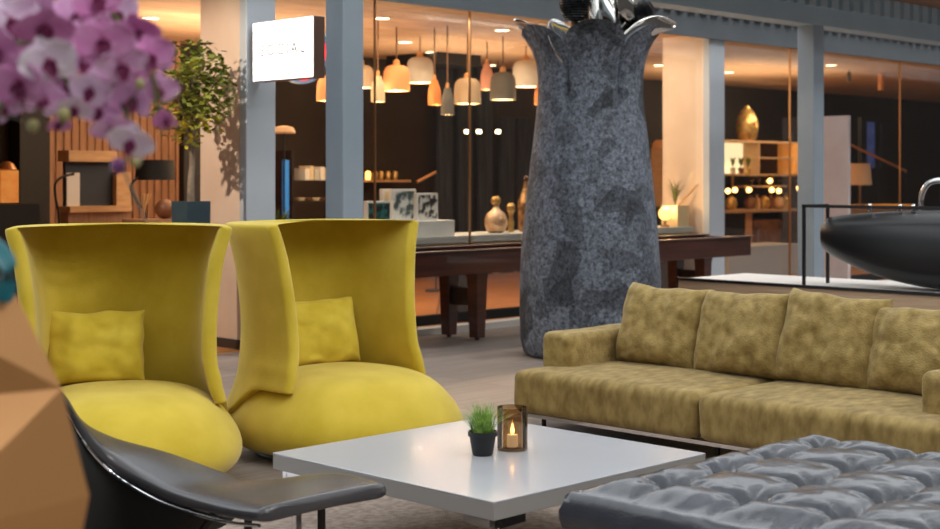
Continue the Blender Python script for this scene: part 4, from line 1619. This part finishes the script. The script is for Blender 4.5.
# ================================================================= FAR END OF THE BAR
b = nb(); box(b, 16.0, 16.06, onX(848, 16.0), onX(820, 16.0), .0, 2.22)
tag(obj('tall_board', b, panel_white, smooth=False), 'tall pale pink board standing beside the far steel post', 'board')
wx = onY(860, 12)
b = nb(); box(b, wx - .9, wx + 1.4, 11.8, 12.3, .012, .96)
sb_ = thing('lamp_sideboard', 'amber wooden sideboard under the beige table lamp', 'sideboard', (0, 0, 0))
obj('body', b, oak, sb_, smooth=False)
b = nb(); box(b, wx - .92, wx + 1.42, 11.78, 12.32, .96, .99)
obj('top', b, amber_glow, sb_, smooth=False)  # lamp glow on the top is put into its emissive colour
tl = thing('table_lamp', 'beige drum table lamp beyond the tall pale board', 'lamp', (wx, 12.0, .99))
b = nb(); lathe(b, [(.19, .33), (.16, .68), (.155, .68), (.185, .33)], 28, cap0=False, cap1=False)
obj('lamp_shade', b, shade_beige, tl)
b = nb(); lathe(b, [(.09, 0), (.09, .02), (.012, .03), (.012, .5)], 16)
obj('base', b, gold, tl)
b = nb(); ball(b, (0, 0, .48), .05, 10)
obj('bulb', b, bulb_m, tl)
HWY = 12.75
pa, pb = Vector((onY(849, HWY), HWY, zz(144, onY(849, HWY), HWY))), Vector((onY(906, HWY), HWY, zz(171, onY(906, HWY), HWY)))
hr = thing('handrail', 'slanting brass handrail on thin black posts past the beige lamp', 'handrail', (pa.x, HWY, .012))
b = nb(); tube(b, [pa - hr.location, pb - hr.location], .022, 10)
obj('rail', b, cork, hr)
for q in (pa, (pa + pb) / 2, pb):
    b = nb(); tube(b, [Vector((q.x, q.y, .012)) - hr.location, q - hr.location], .009, 8)
    obj('post', b, black_metal, hr)
cr = thing('dark_screen', 'tall black screen with pale blue strips at the dark end of the bar', 'screen', (onY(876, 13), 13, .012))
b = nb(); box(b, -.5, .42, 0, .08, 0, 2.5)
obj('panel', b, wall_black, cr, smooth=False)
b = nb(); box(b, -.32, -.06, -.01, 0, 1.6, 2.42)
obj('blue_strip', b, mat('pale_blue_glow', (96, 112, 160), .5, c2=(40, 48, 80), scale=5, stretch=(5, 1, 1), emit=(90, 110, 180), estr=.22), cr, smooth=False)  # blue reflection on the panel put in as an emissive strip
b = nb(); box(b, .12, .2, -.01, 0, 1.6, 2.4)
obj('blue_strip', b, curtain_m, cr, smooth=False)

# ================================================================= MIDDLE OF THE BAR
# dark ceiling unit and blue-grey curtains
xa, xb = onY(437, 13.6), onY(481, 13.6)
b = nb(); box(b, xa, xb, 13.6, 14.6, zz(63, xa, 13.6), CZ)
tag(obj('ceiling_unit', b, wall_black, smooth=False), 'square black unit hung under the bar ceiling', 'ceiling unit')
for i, px in enumerate((445, 465, 485, 507, 524)):
    wx = onY(px, 14.8)
    b = nb()
    rr = []
    top = zz(68 if i < 3 else 118, wx, 14.8)
    for z in (.012, top):
        rr.append([Vector((wx + (k - 10) * .012, 14.8 + .035 * math.sin(k * 1.5), z)) for k in range(21)] + [Vector((wx + (10 - k) * .012, 14.83 + .035 * math.sin((20 - k) * 1.5), z)) for k in range(21)])
    rings(b, rr)
    tag(obj('curtain', b, curtain_m), '%s blue-grey curtain strip counted from the lowest pendant towards the vase' % ordn[i], 'curtain', 'blue-grey curtain strips on the bar back wall')
for i, px in enumerate((467, 479, 498)):
    wx = onY(px, 14.0); z = zz(132, wx, 14.0)
    t = thing('spot_lamp', '%s of the three small spot lamps before the curtains, counted towards the vase' % ordn[i], 'lamp', (wx, 14.0, z), 0, 'small spot lamps before the curtains')
    b = nb(); lathe(b, [(.03, -.02), (.035, .0), (.035, .03)], 14)
    obj('lamp_head', b, lamp_white, t)
    b = nb(); tube(b, [(0, 0, .03), (0, 0, CZ - z)], .005, 6)
    obj('cable', b, black_metal, t)
# little shelf of lit jars far left of centre
xs = onY(384, 14.6)
b = nb(); box(b, xs - .5, xs + .5, 14.6, 15.0, 1.38, 1.41)
tag(obj('jar_shelf', b, oak, smooth=False), 'narrow shelf of lit jars behind the framed prints', 'shelf')
for i, px in enumerate((368, 375, 381, 388, 395)):
    wx = onY(px, 14.75)
    b = nb(); lathe(b, [(.035, 0), (.04, .09), (.025, .12)], 14)
    o = obj('jar', b, globe_m if i == 0 else gold_mat)
    o.location = (wx, 14.75, 1.411)
    tag(o, '%s little jar from the grey steel post on the narrow jar shelf' % ordn[i], 'jar', 'jars on the narrow shelf')
pa, pb = Vector((onY(417, 13), 13, zz(182, onY(417, 13), 13))), Vector((onY(436, 13), 13, zz(172, onY(436, 13), 13)))
al = thing('arm_lamp', 'slanting brass arm lamp above the black and white photograph', 'lamp', (pb.x, 13, .012))
b = nb(); tube(b, [pa - Vector((pb.x, 13, .012)), pb - Vector((pb.x, 13, .012))], .02, 8)
obj('arm', b, gold, al)
b = nb(); tube(b, [(0, 0, .02), (0, 0, pb.z)], .012, 8)
obj('pole', b, black_metal, al)
b = nb(); lathe(b, [(.14, 0), (.14, .025)], 20)
obj('base', b, black_metal, al)

# bay between sign and post
wx = onY(300, 12.6)
ns = thing('ring_sign', 'round dark wall disc with red and blue glowing rings behind the lit sign', 'sign', (wx, 12.6, zz(50, wx, 12.6)))
R0 = 33 * (wx + 12.6) / S2 / F


def ringmesh(r, w):
    bm = nb()
    n = 64
    pr = []
    lathe_pts = []
    for j in range(n):
        t = 2 * PI * j / n
        pr.append([Vector((math.cos(t) * (r + a), b_, math.sin(t) * (r + a))) for a, b_ in ((0, 0), (w, 0), (w, .03), (0, .03))])
    pr.append(pr[0])
    rings(bm, pr, True, False, False)
    return bm


b = nb(); lathe(b, [(R0 * 1.02, 0), (R0 * 1.02, .04)], 48)
o = obj('disc', b, screen_m, ns); o.rotation_euler = (-PI / 2, 0, 0)
o = obj('red_ring', ringmesh(R0 * .84, .03), red_neon, ns); o.location = (0, -.04, 0)
o = obj('blue_ring', ringmesh(R0 * .94, .03), blue_neon, ns); o.location = (0, -.04, 0)
b = nb(); tube(b, [(-.2, .02, R0 * .9), (-.2, .02, CZ - zz(50, wx, 12.6))], .008, 6); tube(b, [(.2, .02, R0 * .9), (.2, .02, CZ - zz(50, wx, 12.6))], .008, 6)
obj('hanging_rod', b, black_metal, ns)
wx = onY(327.5, 12.9)
b = nb(); box(b, wx - .03, wx + .03, 12.9, 12.95, zz(58, wx, 12.9), CZ)
tag(obj('hanging_light', b, cyan_neon, smooth=False), 'short vertical cyan light strip between the lit sign and the steel post', 'light')
wx = onY(287, 13.2)
b = nb(); box(b, wx - .03, wx + .03, 13.2, 13.25, .012, zz(160, wx, 13.2))
tag(obj('light_column', b, blue_light, smooth=False), 'dim blue light column standing in the bar behind the lit sign', 'light')
wx = onY(284, 11.3)
ml = thing('mushroom_lamp', 'tan mushroom floor lamp in the dark bay under the lit sign', 'lamp', (wx, 11.3, .012))
zt_ = zz(127, wx, 11.3)
b = nb(); lathe(b, [(.005, zt_ - .06), (.11, zt_ - .075), (.115, zt_ - .06), (.09, zt_ - .015), (.03, zt_)], 24)
obj('lamp_shade', b, mat('tan_shade', (190, 150, 110), .6, emit=(255, 190, 130), estr=.15), ml)
b = nb(); lathe(b, [(.14, 0), (.14, .02), (.01, .03), (.01, zt_ - .06)], 16)
obj('pole', b, black_metal, ml)
xa, xb = onY(292, 13.4), onY(345, 13.4)
bs = thing('book_rack', 'dark open rack of pale boxes between the column and the steel post', 'rack', ((xa + xb) / 2, 13.4, .012))
hw = (xb - xa) / 2
for z in (.35, .75, 1.15, 1.4):
    b = nb(); box(b, -hw, hw, 0, .35, z - .02, z)
    obj('shelf_board', b, mahog_dark, bs, smooth=False)
for x in (-hw, hw - .03):
    b = nb(); box(b, x, x + .03, 0, .35, 0, 1.75)
    obj('upright', b, mahog_dark, bs, smooth=False)
for i, (px, w, h) in enumerate(((307, .07, .14), (311.5, .05, .17), (316.5, .07, .13), (322, .06, .16), (326, .05, .15))):
    wx = onY(px, 13.45)
    b = nb(); box(b, wx - w / 2, wx + w / 2, 13.44, 13.66, 1.413, 1.413 + h)
    tag(obj('storage_box', b, (white_m, cream, grey_top)[i % 3], smooth=False), '%s pale box from the column on the upper board of the dark rack' % ordn[i], 'box', 'pale boxes on the dark rack')
for i, px in enumerate((296, 303, 310, 318, 325)):
    wx = onY(px, 13.5)
    b = nb(); lathe(b, [(.045, 0), (.06, .03), (.058, .035), (.03, .01)], 16)
    o = obj('bowl', b, (brown_m, cream)[i % 2]); o.location = (wx, 13.55, 1.166)
    tag(o, '%s small bowl from the column on the second board of the dark rack' % ordn[i], 'bowl', 'small bowls on the dark rack')
wx = onY(281, 10.6)
fp = thing('floor_plant', 'small leafy floor plant at the foot of the sign column', 'plant', (wx, 10.6, .012))
b = nb(); lathe(b, [(.12, 0), (.14, .8), (.12, .8)], 20)
obj('pot', b, pot_black, fp)
b = nb()
random.seed(8)
for q in range(60):
    a = random.uniform(0, 2 * PI); L_ = random.uniform(.15, .4); d = Vector((math.cos(a), math.sin(a), 0)); s = d.cross(UP) * .02
    c = Vector((0, 0, .8)) + UP * L_ * .9 + d * random.uniform(.02, .16); m0 = Vector((0, 0, .8)) + UP * L_ * .6 + d * .05
    b.faces.new([b.verts.new(v) for v in (Vector((0, 0, .8)), m0 + s, c, m0 - s)])
obj('leaves', b, palm_leaf, fp, smooth=False)

# ================================================================= LEFT OF THE COLUMN
# slatted wall (pattern of the wall)
b = nb()
x = onY(50, 14.8)
xe = onY(183, 14.8)
box(b, x, xe, 14.86, 15.0, .012, CZ)
while x < xe:
    box(b, x, x + .06, 14.835, 14.86, .012, CZ)
    x += .10
struct('wall_slats', b, slat_m, 'walnut slatted wall behind the orchid', 'wall', smooth=False)
b = nb(); box(b, onY(20, 14.7), onY(50, 14.7), 14.7, 14.95, .012, 2.6)
struct('door_1', b, wall_black, 'black doorway beside the slatted wall', 'door', smooth=False)
b = nb(); box(b, onY(184, 13.5), onY(204, 13.5), 13.5, 13.6, .012, 2.3)
tag(obj('privacy_screen', b, wall_black, smooth=False), 'tall black panel behind the trunk of the small tree', 'panel')
wy_ = 12.6
xa, xb = onY(68, wy_), onY(130, wy_)
dc = thing('display_case', 'oak framed display stand with a dark slate panel under the orchid blooms', 'display stand', ((xa + xb) / 2, wy_, .012))
hw = (xb - xa) / 2
zt_ = zz(152, (xa + xb) / 2, wy_)
h1, h2, h3 = zz(163, (xa + xb) / 2, wy_), zz(207, (xa + xb) / 2, wy_), zz(213, (xa + xb) / 2, wy_)
b = nb(); box(b, -hw, hw * .55, -.02, .2, h1, zt_)
obj('top_rail', b, oak, dc, smooth=False)
b = nb(); box(b, hw * .52, hw, -.02, .2, h2, h1 - .1)
obj('side_post', b, oak, dc, smooth=False)
b = nb(); box(b, -hw, hw, -.04, .2, h3, h2)
obj('bottom_rail', b, oak, dc, smooth=False)
b = nb(); box(b, -hw, hw * .52, .05, .1, h2, h1)
obj('slate_panel', b, screen_m, dc, smooth=False)
b = nb(); box(b, -hw + .01, -hw + .15, .04, .05, h2, h1 - .11)
obj('white_sheet', b, white_m, dc, smooth=False)
b = nb(); box(b, -hw, hw, 0, .2, 0, h3)
obj('base_cabinet', b, slat_m, dc, smooth=False)


def lamp_from(px_s, py0, py1, w, wy, poly, label):
    wx = onY(px_s, wy)
    d = (wx + wy) / S2
    t = thing('floor_lamp', label, 'floor lamp', (wx, wy, .012))
    zt_, zb_ = zz(py0, wx, wy) - .012, zz(py1, wx, wy) - .012
    r = w / 2 * d / F
    b = nb(); lathe(b, [(r, zb_), (r * .93, zt_), (r * .9, zt_), (r * .97, zb_)], 28, cap0=False, cap1=False)
    lathe(b, [(r * .9, zt_ - .01), (r * .9, zt_ - .004)], 28)
    obj('lamp_shade', b, black_shade, t)
    pts = [Vector((onY(px, wy) - wx, 0, zz(py, onY(px, wy), wy) - .012)) for px, py in poly]
    pts.append(Vector((pts[-1].x, 0, .02)))
    b = nb(); tube(b, spline(pts, 5), .013, 8)
    obj('pole', b, black_metal, t)
    b = nb(); lathe(b, [(.15, 0), (.15, .025)], 24, (pts[-1].x, 0, 0))
    obj('base', b, black_metal, t)
    return t


lamp_from(155, 160, 180, 40, 12.0, [(140, 176), (131, 186), (138, 203), (146, 222)], 'black shaded floor lamp with a bent pole beside the small tree')
wy_ = 12.2
ba = thing('bent_stand', 'thin bent black metal stand leaning by the oak display stand', 'stand', (onY(60, wy_), wy_, .012))
wx = onY(60, wy_)
b = nb(); tube(b, spline([Vector((onY(px, wy_) - wx, 0, zz(py, onY(px, wy_), wy_) - .012)) for px, py in ((74, 174), (62, 177), (55, 185), (56, 200), (59, 220), (60, 300))] + [Vector((0, 0, .02))], 5), .012, 8)
obj('pole', b, black_metal, ba)
b = nb(); lathe(b, [(.12, 0), (.12, .02)], 20)
obj('base', b, black_metal, ba)
wy_ = 11.6
wx = onY(164, wy_)
sd = nb(); box(sd, wx - .3, wx + .12, wy_ - .15, wy_ + .25, .012, zz(219, wx, wy_))
tag(obj('side_cabinet', sd, slat_m, smooth=False), 'brown side cabinet beside the slate-blue pot', 'cabinet')
b = nb(); ball(b, (0, 0, .095), .095, 12)
o = obj('round_pot', b, brown_m); o.location = (wx + .01, wy_, zz(219, wx, wy_))
tag(o, 'round brown ceramic pot beside the slate-blue tree pot', 'pot')
b = nb()
ex = onY(147, wy_) - wx
for k in range(7):
    a = k * .9
    tube(b, spline([(0, 0, 0), (.01 * math.cos(a), .01 * math.sin(a), .12), (.05 * math.cos(a) + .03, .03 * math.sin(a), .24)], 4), [.006] * 4 + [.012] * 4 + [.004], 6)
o = obj('dried_grass', b, straw); o.location = (wx + ex, wy_ + .05, zz(219, wx, wy_))
tag(o, 'tuft of dried straw-coloured grass below the black lamp shade', 'dried grass')
wy_ = 12.4
wx = onY(7, wy_)
la = thing('lantern', 'glowing amber lantern on a black stand at the edge of the bar', 'lantern', (wx, wy_, .012))
zb_ = zz(204, wx, wy_)
b = nb(); box(b, -.2, .25, -.15, .15, 0, zb_ - .012)
obj('stand', b, wall_black, la, smooth=False)
b = nb(); box(b, -.1, .075, -.08, .08, zb_, zb_ + .30)
obj('lantern_body', b, mat('amber_lantern', (200, 130, 70), .4, emit=(255, 150, 60), estr=.35, c2=(230, 180, 110), scale=8), la, smooth=False)
b = nb(); lathe(b, [(.03, zb_ + .3), (.09, zb_ + .31), (.06, zb_ + .36), (.03, zb_ + .38)], 16)
obj('cap', b, gold, la)

# ================================================================= LIGHT
w = bpy.data.worlds.new('daylight')
bpy.context.scene.world = w
w.use_nodes = True
nt = w.node_tree
bg = nt.nodes['Background']
bg.inputs['Color'].default_value = (.93, .97, 1.0, 1)
bg.inputs['Strength'].default_value = 2.0


def sun(rot_to, energy, col, angle):
    L = bpy.data.lights.new('daylight_sun', 'SUN')
    L.energy = energy
    L.color = col
    L.angle = math.radians(angle)
    o = bpy.data.objects.new('daylight_sun', L)
    C.objects.link(o)
    o.rotation_euler = Vector(rot_to).to_track_quat('-Z', 'Y').to_euler()
    o.location = (4, -2, 8)


sun((-.22, 1.0, -.95), 3.5, (1.0, .98, .95), 40)


def area(loc, to, sx, sy, e, col, name):
    L = bpy.data.lights.new(name, 'AREA')
    L.shape = 'RECTANGLE'
    L.size, L.size_y = sx, sy
    L.energy = e
    L.color = col
    o = bpy.data.objects.new(name, L)
    C.objects.link(o)
    o.location = loc
    o.rotation_euler = (Vector(to) - Vector(loc)).to_track_quat('-Z', 'Y').to_euler()


# added warm fill that brightens the bar ceiling, no coves there
for (x, y, e) in ((9.0, 12.6, 75), (13.0, 12.6, 60), (18.5, 12.6, 75)):
    area((x, y, 2.2), (x, y, 3.1), 3.0, 2.0, e, (1, .74, .48), 'ceiling_fill')
L = bpy.data.lights.new('tree_spot', 'SPOT')
L.energy = 260
L.color = (1, .80, .62)
L.spot_size = math.radians(70)
L.spot_blend = .6
L.shadow_soft_size = .03
o = bpy.data.objects.new('tree_spot', L)
C.objects.link(o)
o.location = (4.6, 9.9, 3.05)
o.rotation_euler = (Vector((7.1, 10.0, 1.5)) - Vector(o.location)).to_track_quat('-Z', 'Y').to_euler()
area((8.6, 12.0, 2.95), (8.8, 13.5, 1.2), 1.6, .6, 40, (1, .76, .5), 'lounge_fill')  # added fill to brighten the display stand's corner, no fixture there
area((10.9, 10.1, 3.0), (10.9, 10.1, 0), 4.6, .25, 70, (1, .86, .68), 'counter_fill')  # added fill to brighten the window counter, no fixture there
area((12.6, 11.0, 2.95), (13.6, 10.0, 1.6), .5, .5, 14, (1, .74, .5), 'column_wash')
area((21.2, 13.3, 2.9), (21.2, 14.2, 1.2), 2.2, .4, 45, (1, .80, .55), 'shelf_wash')
area((9.8, 11.2, 2.9), (9.8, 10.9, 0), 4.0, .8, 45, (1, .70, .40), 'bar_floor_wash')

# ================================================================= CAMERA
cam = bpy.data.cameras.new('camera')
co = bpy.data.objects.new('camera', cam)
C.objects.link(co)
co.location = (0, 0, EYE)
co.rotation_euler = (PI / 2, 0, -PI / 4)
cam.sensor_width = 36
cam.lens = 36 * F / 940
cam.shift_y = -(264.5 - HY) / 940
cam.clip_end = 200
cam.dof.use_dof = True
cam.dof.focus_distance = 6.6
cam.dof.aperture_fstop = 3.2
sc = bpy.context.scene
sc.camera = co
sc.view_settings.view_transform = 'Standard'
sc.view_settings.look = 'None'
sc.view_settings.gamma = 1
sc.view_settings.exposure = 0.0
sc.view_settings.use_curve_mapping = False
sc.cycles.use_denoising = True
sc.cycles.max_bounces = 8
sc.cycles.transparent_max_bounces = 16
sc.cycles.sample_clamp_indirect = 6
